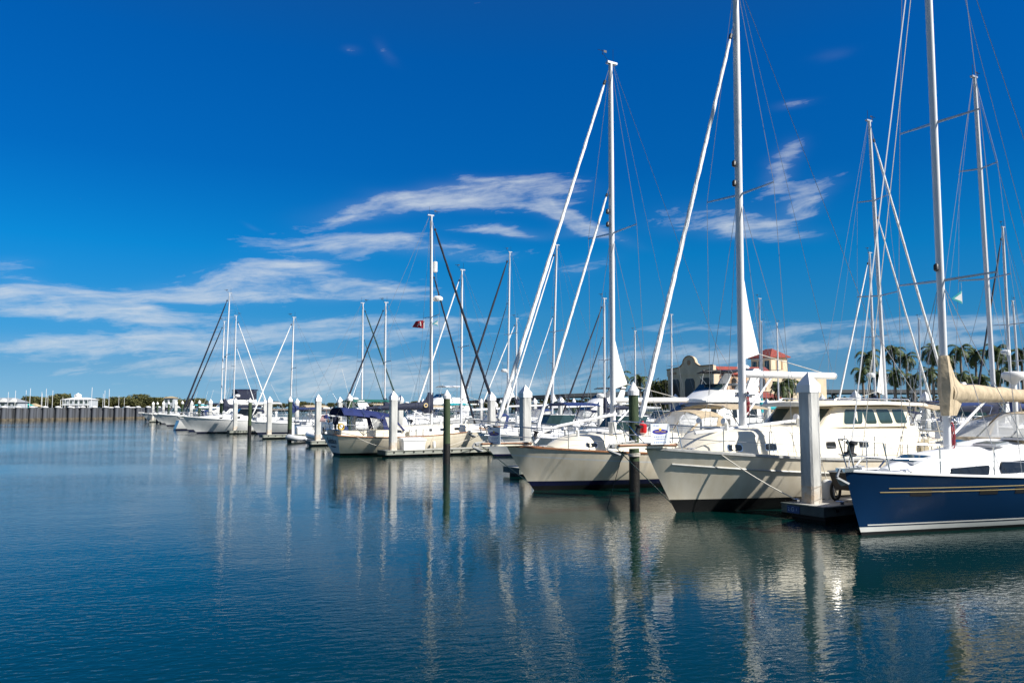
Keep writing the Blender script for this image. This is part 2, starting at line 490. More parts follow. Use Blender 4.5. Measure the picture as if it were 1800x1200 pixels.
# far shore on the left
mb = MB(); mb.face([(-420, 395, .5), (-150, 430, .5), (-20, 640, .5), (-10, 900, .5), (-900, 900, .5), (-700, 380, .5)])
o = mb.build('far_shore_ground', 'dirt', fix=False, smoothit=False); o['kind'] = 'structure'
mb = MB(); mb.face([(-60, 1500, .6), (2600, 1200, .6), (2600, 1700, .6), (-60, 1900, .6)])
o = mb.build('horizon_ground', 'grass', fix=False, smoothit=False); o['kind'] = 'structure'

# ------------------------------------------------------------------ docks
BRANCH = []
def bolts_row(a, b, n, zoff, out):
    mb = MB()
    for i in range(n):
        p = Vector(a).lerp(Vector(b), (i+.5)/n)+Vector((0, 0, zoff))
        mb.box(p, (.07, .05, .07))
    return mb
def make_finger(name, L, W, label, loc, rz, cat='finger pier', hero=False, group='finger piers of the floating dock', near=True):
    t = thing(name, label, cat, loc, rz, group)
    mb = MB(); mb.box((L/2, 0, .27), (L, W-.16, .12))
    if near:
        for i in range(1, int(L/1.5)):   # joints between the deck slabs, as raised edges
            mb.box((i*1.5, 0, .334), (.03, W-.2, .008))
    mb.build('deck', 'concrete_deck', t, smoothit=False)
    wm = 'wale_dark' if hero else 'wale'
    for sgn in (-1, 1):
        mb = MB(); mb.box((L/2, sgn*(W/2-.04), .22), (L, .08, .21)); mb.box((L/2, sgn*(W/2-.02), .325), (L, .12, .03))
        w = mb.build('wale', 'wale' if not hero else ('wale' if False else wm), t, smoothit=False)
        if near:
            nb = int(L/.55)
            bm_ = bolts_row((0.1, sgn*(W/2+.005), 0), (L-.1, sgn*(W/2+.005), 0), nb, .24, sgn)
            b = bm_.build('bolts', 'black_plastic', w, smoothit=False)
            b['kind'] = 'stuff'
    mb = MB(); mb.box((-.045, 0, .22), (.09, W+.02, .21)); mb.box((-.03, 0, .325), (.13, W+.06, .03))
    mb.build('end_board', 'wale_dark', t, smoothit=False)
    mb = MB()
    k = max(1, int(L/2.4))
    for i in range(k):
        mb.box((L*(i+.5)/k, 0, 0.0), (L/k-.25, W-.25, .3))
    mb.build('float', 'float_black', t, smoothit=False)
    return t
names = ['nearest the camera with painted numbers on its end', 'behind the near cream sloop bow', 'in front of the cream sloop with navy canvas', 'beside the grey inflatable',
 'just beyond the inflatable dinghy', 'in front of the white sedan cruiser', 'sixth along the row', 'seventh along the row', 'eighth along the row', 'ninth along the row', 'tenth along the row']
for k in range(-1, 11):
    near = k < 6
    lab = ('floating finger pier ' + names[k]) if k >= 0 else 'floating finger pier beyond the blue sailboat at right'
    make_finger('finger_pier', 12.6, 1.2, lab, grid(13.585*k, -.45), HN, hero=(k == 0), near=near)
for k in range(0, 7):
    make_finger('finger_pier', 12.0, 1.2, 'floating finger pier behind the walkway, %s of the back row' % ['first', 'second', 'third', 'fourth', 'fifth', 'sixth', 'seventh'][k], grid(13.585*k, 26.3), OUT, near=False, group='finger piers of the back row')
for k in range(1, 6):
    make_finger('finger_pier', 12.0, 1.2, 'distant floating finger pier, %s of the third row' % ['', 'first', 'second', 'third', 'fourth', 'fifth'][k], grid(13.585*k, 36), HN, near=False, group='finger piers of the third row')
def walkway(label, a0, a1, s0, s1):
    A = grid(a0, (s0+s1)/2); L = a1-a0
    t = thing('floating_walkway', label, 'walkway', A, math.atan2(RV.y, RV.x))
    W = s1-s0
    mb = MB(); mb.box((L/2, 0, .28), (L, W-.16, .14)); mb.build('deck', 'concrete_deck', t, smoothit=False)
    for sg in (-1, 1):
        mb = MB(); mb.box((L/2, sg*(W/2-.05), .21), (L, .1, .24)); mb.build('wale', 'wale', t, smoothit=False)
    mb = MB(); mb.box((L/2, 0, 0), (L-.4, W-.4, .3)); mb.build('float', 'float_black', t, smoothit=False)
walkway('long floating walkway joining the front and back slips', -16, 150, 12.25, 14.2)
walkway('far floating walkway between the distant boats', 8, 96, 48.1, 50)

# ------------------------------------------------------------------ piles
def concrete_pile(h, w, base=-.5):
    t = thing('concrete_pile', '', 'pile')
    mb = MB(); hw = w/2; ch = w*.12
    ring = [(hw, -hw+ch), (hw, hw-ch), (hw-ch, hw), (-hw+ch, hw), (-hw, hw-ch), (-hw, -hw+ch), (-hw+ch, -hw), (hw-ch, -hw)]
    zs = [base, .33, .75, h-w*1.0]
    mb.k = 1
    mb.loft([[(x, y, z) for x, y in ring] for z in zs], cap=True)
    mb.m = [0 if (min(mb.v[q][2] for q in f) >= .74 or max(mb.v[q][2] for q in f) < .34) else 1 for f in mb.f]
    mb.build('shaft', ['concrete', 'concrete_stain'], t, smoothit=False)
    mb = MB(); e = hw*1.07
    z0 = h-w*1.32; z1 = h-w*.84
    sq = lambda q, z: [(q, -q, z), (q, q, z), (-q, q, z), (-q, -q, z)]
    mb.loft([sq(e, z0), sq(e, z1), sq(.012, h)])
    mb.build('cap', 'cap_white', t, smoothit=False)
    return t
def timber_pile(h, r):
    t = thing('mooring_pile', '', 'pile')
    mb = MB()
    mb.lathe([(r*1.02, -.6), (r*1.02, .5), (r*1.0, .95)], n=14); mb.build('wet_foot', 'pile_wet', t)
    mb = MB(); mb.lathe([(r*.985, .95), (r*.96, 2.0), (r*.94, h-.32)], n=14); mb.build('shaft', 'pile_green', t)
    mb = MB(); mb.lathe([(r*1.1, h-.42), (r*1.12, h-.28), (r*1.06, h-.26), (.01, h)], n=14); mb.build('cap', 'cap_white', t, ang=25)
    return t
pile0 = concrete_pile(3.48, .37)
def put_pile(src, pos, label, group, sc_=1.0, first=[None]):
    if src.get('used') is None:
        src['used'] = 1; c = src; c.location = pos; c.rotation_euler = (0, 0, HN); c['label'] = label
    else: c = copy_thing(src, pos, HN, label)
    if 'used' in c and c is not src: del c['used']
    c['group'] = group; return c
pl = ['largest square concrete pile, standing on the numbered dock end beside the blue sailboat', 'square concrete pile rising behind the bow of the cream sloop with a sign',
 'square concrete pile in front of the navy canopy of the cream sloop', 'square concrete pile at the tip of the finger beside the grey inflatable', 'square concrete pile left of the green canopy motor yacht, fourth back from the navy sloop',
 'square concrete pile before the dark windows of the white sedan cruiser', 'sixth square concrete pile along the row from the camera', 'seventh square concrete pile along the row from the camera',
 'eighth square concrete pile along the row from the camera', 'ninth square concrete pile along the row from the camera', 'farthest square concrete pile of the row, by the breakwater']
for k in range(0, 11):
    put_pile(pile0, grid(13.585*k+(.17 if k == 0 else 0), .02 if k == 0 else .1), pl[k], 'concrete piles at the finger ends')
for k in range(2, 9):
    put_pile(pile0, grid(13.585*k, 6.1), 'square concrete pile halfway along %s' % (['', '', 'the finger of the navy canopy sloop', 'the finger beside the grey inflatable', 'the finger beyond the inflatable', 'the finger of the white sedan cruiser', 'the sixth finger', 'the seventh finger', 'the eighth finger'][k]), 'concrete piles halfway along the fingers')
for k in range(1, 6):
    put_pile(pile0, grid(13.585*k, 20), 'square concrete pile in the back row, %s from the right' % ['', 'first', 'second', 'third', 'fourth', 'fifth'][k], 'concrete piles of the back row')
for k in range(1, 5):
    put_pile(pile0, grid(13.585*k, 26), 'concrete pile at a back row finger end, %s from the right' % ['', 'first', 'second', 'third', 'fourth'][k], 'concrete piles at the back row ends')
thin = concrete_pile(3.02, .27)
for i, k in enumerate((1, 2, 3, 4)):
    put_pile(thin, grid(13.585*k+.8, 14.4), 'slim square pile with white cap beside the walkway, %s from the right' % ['first', 'second', 'third', 'fourth'][i], 'slim piles of the walkway')
tp0 = timber_pile(3.42, .165)
tl = ['green round mooring pile with white cap and dark wet foot between the two cream sloops', 'green round mooring pile right of the navy canopy sloop, standing alone in the water', 'green round mooring pile left of the navy canopy over the cream sloop stern',
 'green round mooring pile left of the inflatable dinghy', 'green round mooring pile in front of the white sedan cruiser stern', 'green round mooring pile in front of the white sedan cruiser bow', 'green round mooring pile by the left boats, seventh from camera', 'green round mooring pile by the left boats, eighth from camera',
 'green round mooring pile by the left boats, ninth from camera', 'green round mooring pile by the left boats, farthest']
for k in range(10):
    put_pile(tp0, grid(13.585*k+6.79, 0 if k else -.05), tl[k], 'green mooring piles between the slips')
for k in (1, 2, 3, 4):
    put_pile(tp0, grid(13.585*k+6.79, 26), 'green round mooring pile of the back row, %s from the right' % ['', 'first', 'second', 'third', 'fourth'][k], 'green mooring piles of the back row')

# dock number on the near finger end
dock_num = thing('dock_number_plate', 'blue painted plate reading 2 G 1 on the near dock end', 'number plate', grid(.24, -.545, .21), HN+math.pi/2)
mb = MB(); mb.box((0, .008, 0), (.36, .016, .17)); mb.build('plate', 'dock_paint', dock_num, smoothit=False)
for ch, x, sz in (('2', .13, .10), ('G', .02, .14), ('1', -.10, .09)):
    text_obj('letter', ch, sz, 'letter_pale', dock_num, (x, .019, 0), (math.pi/2, 0, math.pi))
# ------------------------------------------------------------------ hulls
class Hull:
    def __init__(s, L, B, fb, fm, fs, rake=.9, tro=.3, tw=.72, tm=.42, est=.42, emid=.22, ebow=.72, tmin=.3, full=2.1):
        s.L, s.B, s.fb, s.fm, s.fs, s.rake, s.tro, s.tw, s.tm = L, B, fb, fm, fs, rake, tro, tw, tm
        s.est, s.emid, s.ebow, s.tmin, s.full = est, emid, ebow, tmin, full
    def sheer(s, t):
        if t < s.tmin: return s.fm+(s.fs-s.fm)*((s.tmin-t)/s.tmin)**2
        return s.fm+(s.fb-s.fm)*((t-s.tmin)/(1-s.tmin))**1.7
    def w(s, t):
        if t < s.tm: return s.B/2*(1-(1-s.tw)*((s.tm-t)/s.tm)**2)
        q = (t-s.tm)/(1-s.tm); return s.B/2*max(0.0, 1-q**s.full)**.86
    def half(s, t, z):
        zs = s.sheer(t); u = clampf((z+.5)/(zs+.5), 0, 1)
        if t < .42: e = lerp(s.est, s.emid, t/.42)
        else: e = lerp(s.emid, s.ebow, ((t-.42)/.58)**1.6)
        return s.w(t)*u**e
    def x(s, t, z):
        k = 1-z/s.fb
        xb = s.L-s.rake*math.copysign(abs(k)**1.12, k)
        xs = s.tro*(1-z/s.fs)
        return xs+(xb-xs)*t
    def pt(s, t, z, side, off=0.0):
        return Vector((s.x(t, z), side*(s.half(t, z)+off), z))
    def edge(s, side, dz=0.0, off=0.0, t0=0.0, t1=1.0, n=24):
        out = []
        for i in range(n+1):
            t = lerp(t0, t1, i/n); z = s.sheer(t)+dz; out.append(s.pt(t, z, side, off))
        return out
    def t_of_x(s, x):
        lo, hi = 0.0, 1.0
        for _ in range(30):
            mid = (lo+hi)/2
            if s.x(mid, s.sheer(mid)) < x: lo = mid
            else: hi = mid
        return (lo+hi)/2
    def rim(s, x, side, dz=0.0, inset=0.0):
        t = s.t_of_x(x); z = s.sheer(t); return Vector((x, side*max(0, s.half(t, z)-inset), z+dz))
    def build(s, parent, paint, boot, anti, b0=.06, b1=.17, stripe=None, sz=.24, sw=.05, n=28, deck='deck_white', toe='gel_white', toer=.03, name='hull', stripe2=None):
        mb = MB(); rows = []
        fr = [0, .2, .4, .6, .74]
        rings = []
        for i in range(n+1):
            t = (i/n); t = t*.5+.5*(1-(1-t)**1.6) if n > 12 else t
            zs = s.sheer(t)
            zz = [-.42, -.12, b0, b1]
            top = zs-sz
            zz += [lerp(b1, top-sw, q) for q in (.25, .5, .75, 1.0)]
            zz += [top, lerp(top, zs, .5), zs]
            rings.append([(t, z) for z in zz])
        nr = len(rings[0])
        matrow = [2, 2, 1, 0, 0, 0, 0, 3, 0, 0]
        if stripe2: matrow[3] = 0
        for side in (-1, 1):
            base = len(mb.v)
            for ring in rings: mb.add([s.pt(t, z, side) for t, z in ring])
            for i in range(n):
                for k in range(nr-1):
                    mb.k = matrow[k]
                    p = base+i*nr+k
                    if side > 0: mb.idx(p, p+nr, p+nr+1, p+1)
                    else: mb.idx(p, p+1, p+nr+1, p+nr)
        # transom, in the same bands
        r0 = rings[0]
        for k in range(nr-1):
            mb.k = matrow[k] if matrow[k] != 3 else 0
            a, b_ = r0[k], r0[k+1]
            mb.face([s.pt(*a, 1), s.pt(*a, -1), s.pt(*b_, -1), s.pt(*b_, 1)])
        h = mb.build(name, [paint, boot, anti, stripe or paint], parent, ang=50)
        mb = MB(); g = []
        for i in range(n+1):
            t = i/n*.999; z = s.sheer(t)-.05; hw = max(.001, s.half(t, z)-.01); xx = s.x(t, z)
            g.append([Vector((xx, hw*q, z+.07*(hw/(s.B/2))*(1-q*q))) for q in (-1, -.5, 0, .5, 1)])
        base = 0
        for row in g: mb.add(row)
        for i in range(n):
            for j in range(4):
                p = i*5+j; mb.idx(p, p+5, p+6, p+1)
        mb.build('deck', deck, parent, fix=False)
        if toe:
            mb = MB()
            for side in (-1, 1): mb.tube(s.edge(side, .01, -.01, n=n), toer, 5)
            mb.tube([s.pt(0, s.sheer(0)+.01, -1), s.pt(0, s.sheer(0)+.03, 0), s.pt(0, s.sheer(0)+.01, 1)], toer, 5)
            mb.build('toe_rail', toe, parent)
        return h

class Cabin:
    """rounded deckhouse: list of (x, half width, z bottom, z top)"""
    def __init__(s, secs, r=.12, tumble=.90, camber=.05): s.secs, s.r, s.tumble, s.camber = secs, r, tumble, camber
    def at(s, x):
        q = s.secs
        for i in range(len(q)-1):
            if q[i][0] <= x <= q[i+1][0]:
                f = (x-q[i][0])/(q[i+1][0]-q[i][0]) if q[i+1][0] > q[i][0] else 0
                return [lerp(q[i][k], q[i+1][k], f) for k in (1, 2, 3)]
        e = q[0] if x < q[0][0] else q[-1]; return list(e[1:])
    def y(s, x, z):
        hw, zb, zt = s.at(x); f = clampf((z-zb)/max(.01, zt-zb), 0, 1); return hw*lerp(1, s.tumble, f)
    def build(s, name, matl, parent):
        mb = MB(); rings = []
        for x, hw, zb, zt in s.secs:
            r = min(s.r, (zt-zb)*.6, hw*.5); ht = hw*s.tumble
            P = [(hw, zb)]
            fz = (zt-r-zb)/max(.01, zt-zb)
            P.append((lerp(hw, ht, fz), zt-r))
            for a in (30, 60, 90):
                P.append((ht-r+r*math.cos(R(a)), zt-r+r*math.sin(R(a))))
            P.append((ht*.4, zt+s.camber*.8)); 
            ring = [(x, y, z) for y, z in P] + [(x, 0, zt+s.camber)] + [(x, -y, z) for y, z in reversed(P)]
            rings.append(ring)
        mb.loft(rings, closed=True, cap=True)
        return mb.build(name, matl, parent, ang=38)
    def window(s, name, matl, parent, x0, x1, z0, z1, side, proud=.012, skew=0.0, th=.03, rnd_=0.0):
        mb = MB(); z0a = z0 if not isinstance(z0, tuple) else z0; 
        def P(x, z, o): return Vector((x, side*(s.y(x, z)+o), z))
        za0, za1 = z0 if isinstance(z0, tuple) else (z0, z0)
        zb0, zb1 = z1 if isinstance(z1, tuple) else (z1, z1)
        c = [(x0, za0), (x1, za1), (x1+skew, zb1), (x0+skew, zb0)]
        if rnd_:
            cc = []
            for i in range(4):
                a, b, d = Vector(c[i-1]), Vector(c[i]), Vector(c[(i+1) % 4])
                cc.append(tuple(b+(a-b).normalized()*rnd_)); cc.append(tuple(b+((a-b).normalized()+(d-b).normalized())*rnd_*.3)); cc.append(tuple(b+(d-b).normalized()*rnd_))
            c = cc
        n = len(c)
        i = mb.add([P(x, z, proud) for x, z in c]); mb.add([P(x, z, proud-th) for x, z in c])
        mb.idx(*[i+k for k in range(n)]); mb.idx(*[i+n+k for k in range(n-1, -1, -1)])
        for k in range(n): mb.idx(i+k, i+n+k, i+n+(k+1) % n, i+(k+1) % n)
        return mb.build(name, matl, parent, smoothit=False)

# ------------------------------------------------------------------ rig and fittings
def rig(par, hull, mx, zd, H, bow, stern, o):
    """mast, stays, boom, furled sails. mx: mast x, zd: deck height there, H: truck height; bow / stern: stay feet"""
    rake = o.get('rake', .15); mw = o.get('mw', .10); n = o.get('n', 10)
    mm = o.get('mast_mat', 'alu')
    top = Vector((mx-rake, 0, H)); foot = Vector((mx, 0, zd))
    def on(z): return foot.lerp(top, (z-zd)/(H-zd))
    mb = MB(); mb.tube([foot, on(lerp(zd, H, .72)), on(lerp(zd, H, .9)), top], [mw, mw, mw*.9, mw*.72], n, flat=.72)
    mast = mb.build('mast', mm, par)
    hero = o.get('hero', False)
    # track on the after side of the mast
    if hero:
        mb = MB(); mb.box((0, 0, 0), (.001, .001, .001)); mb = MB()
        mb.tube([on(zd+.9)+Vector((-mw*.78, 0, 0)), on(H-.3)+Vector((-mw*.66, 0, 0))], .022, 4); mb.build('sail_track', 'alu_grey', mast)
    # masthead
    mb = MB(); mb.box(top+Vector((-.05, 0, .03)), (mw*3.6, mw*1.2, .07)); mb.build('masthead_fitting', 'alu_grey', mast)
    if o.get('vane', True):
        mb = MB(); rr = .008 if hero else .012
        mb.tube([top+Vector((.05, 0, .05)), top+Vector((.42, .1, .26))], rr, 4); mb.tube([top+Vector((.42, .1, .2)), top+Vector((.42, .1, .38))], rr, 4)
        mb.tube([top+Vector((.30, .1, .34)), top+Vector((.62, .1, .34))], rr, 4); mb.box(top+Vector((.30, .1, .34)), (.12, .01, .08))
        mb.tube([top+Vector((-.12, 0, .05)), top+Vector((-.12, 0, .55))], rr*.8, 4)
        mb.build('wind_vane', 'black_plastic', mast)
    ro = o.get('wr', .006)
    chx = o.get('chain', mx-.25); tips = []
    for zz, ln in o.get('spread', []):
        p = on(zz)
        for side in (-1, 1):
            tip = p+Vector((-.18*ln if o.get('swept', True) else 0, side*ln, .06))
            mb = MB(); mb.tube([p+Vector((0, side*mw*.5, 0)), tip], [.035 if hero else .04, .022 if hero else .03], 6, flat=.5); mb.build('spreader', o.get('spr_mat', 'alu_grey'), mast)
            tips.append((zz, side, tip))
    for side in (-1, 1):
        foot_c = hull.rim(chx, side, .02, .12)
        pts = [foot_c]+[t for zz, sd, t in tips if sd == side]+[top+Vector((0, side*mw*.5, -.15))]
        for i in range(len(pts)-1): wire('shroud', pts[i], pts[i+1], ro, 'wire', par)
        if o.get('lowers', True):
            zz = o['spread'][0][0] if o.get('spread') else lerp(zd, H, .55)
            for dxx in ((.55, -.65) if hero else (-.6,)):
                wire('shroud', hull.rim(chx+dxx, side, .02, .14), on(zz-.08)+Vector((0, side*mw*.5, 0)), ro, 'wire', par)
    sl = o.get('split_back')
    if sl:
        mid = top.lerp(Vector(stern), .72); mid.y = 0
        wire('backstay', top+Vector((-.12, 0, 0)), mid, ro, 'wire', par)
        for side in (-1, 1): wire('backstay', mid, Vector(stern)+Vector((0, side*sl, 0)), ro, 'wire', par)
    elif stern is not None: wire('backstay', top+Vector((-.12, 0, 0)), stern, ro, 'wire', par)
    # headstay
    def furl(ptop, pbot, r, matl, nm='furled_jib'):
        a, b = Vector(pbot), Vector(ptop); L = (b-a).length; k = 64 if hero else 14
        pts, rs = [], []
        for i in range(k+1):
            f = lerp(.055, .955, i/k); sg = -.012 if hero else 0
            pts.append(a.lerp(b, f)+Vector((r*.05*math.cos(i*1.3), r*.05*math.sin(i*1.3), sg*4*f*(1-f))))
            w = lerp(1.0, .62, i/k)*(1+.07*math.sin(i*2.1)+.05*math.sin(i*.77))
            if i in (0, k): w *= .55
            rs.append(r*w)
        mb = MB(); mb.tube(pts, rs, 8)
        j = mb.build(nm, matl, par)
        wire('forestay', a, b, ro*1.2, 'wire', par)
        mb = MB(); q = a.lerp(b, .03); d = (b-a).normalized()
        rt = d.to_track_quat('Z', 'Y').to_euler()
        q1 = a.lerp(b, .02)
        mb.tube([q1, q1+d*.03, q1+d*.05, q1+d*.17, q1+d*.19, q1+d*.22], [.10, .10, .06, .06, .10, .10], 10); mb.build('furling_drum', 'black_plastic', j)
        mb = MB(); mb.tube([a.lerp(b, .957), a.lerp(b, .968)], r*.75, 8); mb.build('furling_swivel', 'black_plastic', j)
        return j
    jt = o.get('jib_top', H-.35)
    if o.get('jib') == 'bare':
        wire('forestay', bow, on(jt)+Vector((mw*.7, 0, 0)), .016, 'alu', par); 
        d = (on(jt)-Vector(bow)).normalized(); q1 = Vector(bow)+d*.25
        mb = MB(); mb.tube([q1, q1+d*.03, q1+d*.05, q1+d*.2, q1+d*.22, q1+d*.27], [.13, .13, .07, .07, .12, .12], 12); mb.build('furling_drum', 'black_plastic', par)
        wire('halyard', Vector(bow)+Vector((-.35, .05, .1)), on(jt)+Vector((mw*.7, .05, -.2)), .010, 'rope', par)
    elif o.get('jib'):
        furl(on(jt)+Vector((mw*.7, 0, 0)), bow, o.get('jr', .07), o['jib'])
    elif bow is not None: wire('forestay', bow, on(jt)+Vector((mw*.7, 0, 0)), ro*1.3, 'wire', par)
    if o.get('stay2'):
        zt, xb, zb = o['stay2']; furl(on(zt)+Vector((mw*.7, 0, 0)), (xb, 0, zb), o.get('jr2', .055), o.get('jib2', o.get('jib')), 'furled_staysail')
    # boom
    bz = o.get('bz'); bl = o.get('bl', 4.0)
    if bz:
        a = on(bz)+Vector((-mw*.8, 0, 0)); b_ = Vector((mx-bl, 0, bz+o.get('brise', .1)))
        br = o.get('br', .075)
        mb = MB(); mb.tube([a, a.lerp(b_, .02), b_], [br*.6, br, br], 10); boom = mb.build('boom', mm, par)
        mb = MB(); mb.tube([b_, b_+Vector((-.05, 0, 0))], br*1.08, 10); mb.build('boom_end', 'alu_grey', boom)
        if o.get('vang', hero):
            mb = MB(); mb.tube([foot+Vector((-mw, 0, .3)), a.lerp(b_, .28)+Vector((0, 0, -br))], .032, 8); mb.build('boom_vang', 'alu', par)
        for q in (.55, .62, .8)[: (3 if hero else 1)]:
            wire('mainsheet', a.lerp(b_, q)+Vector((0, 0, -br)), Vector((a.lerp(b_, q).x-.5, 0, zd-.1+o.get('sheet_dz', 0))), .012 if hero else .014, 'rope', par)
        wire('topping_lift', b_, top+Vector((-.12, 0, 0)), ro*.8, 'wire', par)
        if o.get('cover'):
            rings = []; k = 14 if hero else 8
            for i in range(k+1):
                f = i/k; c = a.lerp(b_, f*.97+.005)
                hh = lerp(o.get('ch', .42), .15, min(1, f*1.1))*(1+.06*math.sin(i*2.3)); ww = lerp(.17, .10, f)*(1+.08*math.sin(i*1.7+1))
                ring = []
                for q in range(12):
                    an = 2*math.pi*q/12
                    ring.append(c+Vector((0, math.sin(an)*ww, (hh*.5-br*1.0)+math.cos(an)*(hh*.5+br*.4))))
                rings.append(ring)
            mb = MB(); mb.loft(rings); cov = mb.build('sail_cover', o['cover'], par)
            # the tall front of the cover round the mast
            zt = bz+o.get('ctop', .95); zb = bz-o.get('cbot', .35)
            prof = [(zb, .10, .30), (bz-.1, .13, .55), (bz+.18, .16, .78), (bz+.32, .155, .50), (bz+.48, .14, .30), (zt-.15, .12, .13), (zt, .10, .10)]
            rings = []
            for z, ww, back in prof:
                c = on(z); rings.append([Vector((c.x+mw+.03, 0, z)), Vector((c.x+mw*.4, ww, z)), Vector((c.x-back*.5, ww*.8, z)), Vector((c.x-mw-back, 0.02, z)), Vector((c.x-mw-back, -.02, z)), Vector((c.x-back*.5, -ww*.8, z)), Vector((c.x+mw*.4, -ww, z))])
            mb = MB(); mb.loft(rings); mb.build('cover_front', o['cover'], cov)
        if o.get('clew'):       # in-mast furling sail: the corner left out of the mast
            h1, w1, z1 = o['clew']
            p0 = on(z1+h1)+Vector((-mw*.75, 0, 0)); p1 = on(z1)+Vector((-mw*.75, 0, 0)); p2 = p1+Vector((-w1, 0, .16))
            mid = (p0*.5+p2*.5)+Vector((w1*.10, 0, 0))
            mb = MB(); mb.prism([p0+Vector((0, -.008, 0)), p1+Vector((0, -.008, 0)), p2+Vector((0, -.008, 0)), mid+Vector((0, -.008, 0))], (0, .016, 0)); mb.build('furled_mainsail', 'sail_white', mast, smoothit=False)
            wire('outhaul', p2, b_, .012, 'rope', par)
    for kind, zz in o.get('gear', []):
        c = on(zz)
        if kind == 'radar':
            mb = MB(); mb.lathe([(.10, -.12), (.26, -.1), (.31, 0), (.29, .10), (.18, .17), (.01, .19)], c+Vector((.42, 0, 0)), 14)
            mb.box(c+Vector((.2, 0, -.12)), (.4, .12, .05)); mb.build('radar_dome', 'gel_white', mast)
        if kind == 'lamp':
            mb = MB(); mb.lathe([(.03, -.09), (.06, -.06), (.06, .05), (.03, .09)], c+Vector((mw+.05, 0, 0)), 8); mb.build('mast_light', 'black_plastic', mast)
        if kind == 'reflector':
            mb = MB(); mb.lathe([(.02, -.35), (.13, -.3), (.13, .3), (.02, .35)], c+Vector((mw+.14, 0, 0)), 10); mb.build('radar_reflector', 'gel_white', mast)
        if kind == 'rope':
            mb = MB(); rr = random.Random(3)
            for q in range(7):
                z0 = zz+rr.uniform(-.1, .15); y0 = rr.uniform(-.05, .12); ln = rr.uniform(.35, .65); pts = []
                for i in range(15):
                    an = 2*math.pi*i/14; pts.append(c+Vector((-mw-.06+.05*math.cos(an)+rr.uniform(-.015, .015), y0-.05+.09*math.cos(an), z0-zz+ln*.5*math.sin(an))))
                mb.tube(pts, .014, 5)
            mb.build('rope_coil', 'rope_red', mast)
        if kind == 'winch':
            for side in (-1, 1):
                mb = MB(); mb.lathe([(.06, 0), (.07, .03), (.045, .07), (.06, .12), (.05, .13)], c+Vector((0, side*(mw+.07), 0)), 10); mb.build('winch', 'steel', mast)
    return mast, on

def rails(par, hull, o):
    """pulpit, pushpit, stanchions, lifelines"""
    hero = o.get('hero', False); r = .0145 if hero else .019; h = .62
    L = hull.L; sp = o.get('sprit', 0.0); x0 = L-o.get('plen', 1.5)
    zb = hull.fb
    tipx = L+sp*.92
    def pp(x, side, z):
        if x <= L-.05: p = hull.rim(x, side, 0, .07); return Vector((x, p.y, p.z+z))
        return Vector((x, side*.16, zb+z))
    def rail(z):
        pts = [pp(x0, -1, z)]
        xs = [lerp(x0, L-.12, f) for f in (.33, .66, 1)]
        pts += [pp(x, -1, z) for x in xs]
        if sp: pts += [Vector((L+sp*.5, -.2, zb+z+.03)), Vector((tipx, -.17, zb+z+.05)), Vector((tipx+.06, 0, zb+z+.06)), Vector((tipx, .17, zb+z+.05)), Vector((L+sp*.5, .2, zb+z+.03))]
        else: pts += [Vector((L+.05, -.10, zb+z+.03)), Vector((L+.10, 0, zb+z+.03)), Vector((L+.05, .10, zb+z+.03))]
        pts += [pp(x, 1, z) for x in reversed(xs)]+[pp(x0, 1, z)]
        return pts
    mb = MB(); mb.tube(rail(h), r, 6)
    if hero: mb.tube(rail(h*.5), r*.8, 6)
    for side in (-1, 1):
        for x in (x0, lerp(x0, L, .55)):
            p = pp(x, side, 0); q = pp(x+(.0 if x == x0 else .12), side, h); mb.tube([p, q], r, 6)
        if sp:
            mb.tube([Vector((L+.05, side*.19, zb)), Vector((tipx-.1, side*.17, zb+h+.04))], r, 6)
            mb.tube([Vector((tipx-.15, side*.17, zb+.05)), Vector((tipx, side*.17, zb+h+.05))], r, 6)
        else: mb.tube([pp(L-.2, side, 0), Vector((L+.04, side*.10, zb+h+.03))], r, 6)
    pul = mb.build('pulpit', 'steel', par)
    xa = o.get('rail_aft', 1.2)
    # pushpit
    mb = MB()
    for z in (h, h*.5):
        a = [pp(xa, -1, z), pp(xa*.5, -1, z), pp(.12, -1, z)]; b_ = [pp(.12, 1, z), pp(xa*.5, 1, z), pp(xa, 1, z)]
        mb.tube(a+b_, r, 6)
    for side in (-1, 1):
        for x in (xa, .14): mb.tube([pp(x, side, 0), pp(x, side, h)], r, 6)
    mb.build('pushpit', 'steel', par)
    ns = o.get('nst', 4); xs = [lerp(xa, x0, (i+1)/(ns+1)) for i in range(ns)]
    lr = .0055 if hero else .010
    for side in (-1, 1):
        for x in xs:
            p = pp(x, side, 0)
            mb = MB(); mb.tube([p, p+Vector((0, side*.02, h))], .0125 if hero else .017, 6)
            mb.build('stanchion', 'steel', par)
        mb = MB()
        for z in (h, h*.52): mb.tube([pp(xa, side, z)]+[pp(x, side, z) for x in xs]+[pp(x0, side, z)], lr, 4)
        mb.build('lifeline', 'wire', par)
    return pul

def bimini(par, x0, x1, hw, z, matl, deckz, name='bimini', frame=True, camber=.16, slope=0.0, flat=2.5):
    g = []
    for i in range(5):
        x = lerp(x0, x1, i/4); row = []
        for j in range(9):
            q = j/4-1; row.append((x, hw*q, z+slope*i/4-camber*abs(q)**flat+.03*math.sin(math.pi*i/4)))
        g.append(row)
    mb = MB(); mb.sheet(g, .03); b = mb.build(name, matl, par, ang=60)
    if frame:
        for x in (x0+.05, (x0+x1)/2, x1-.05):
            mb = MB(); xm = (x0+x1)/2
            mb.tube([(xm, -hw*.98, deckz), (x, -hw*.98, z-camber-.03), (x, -hw*.7, z-.06), (x, 0, z-.025), (x, hw*.7, z-.06), (x, hw*.98, z-camber-.03), (xm, hw*.98, deckz)], .016, 5)
            mb.build('frame_hoop', 'steel', b)
    return b

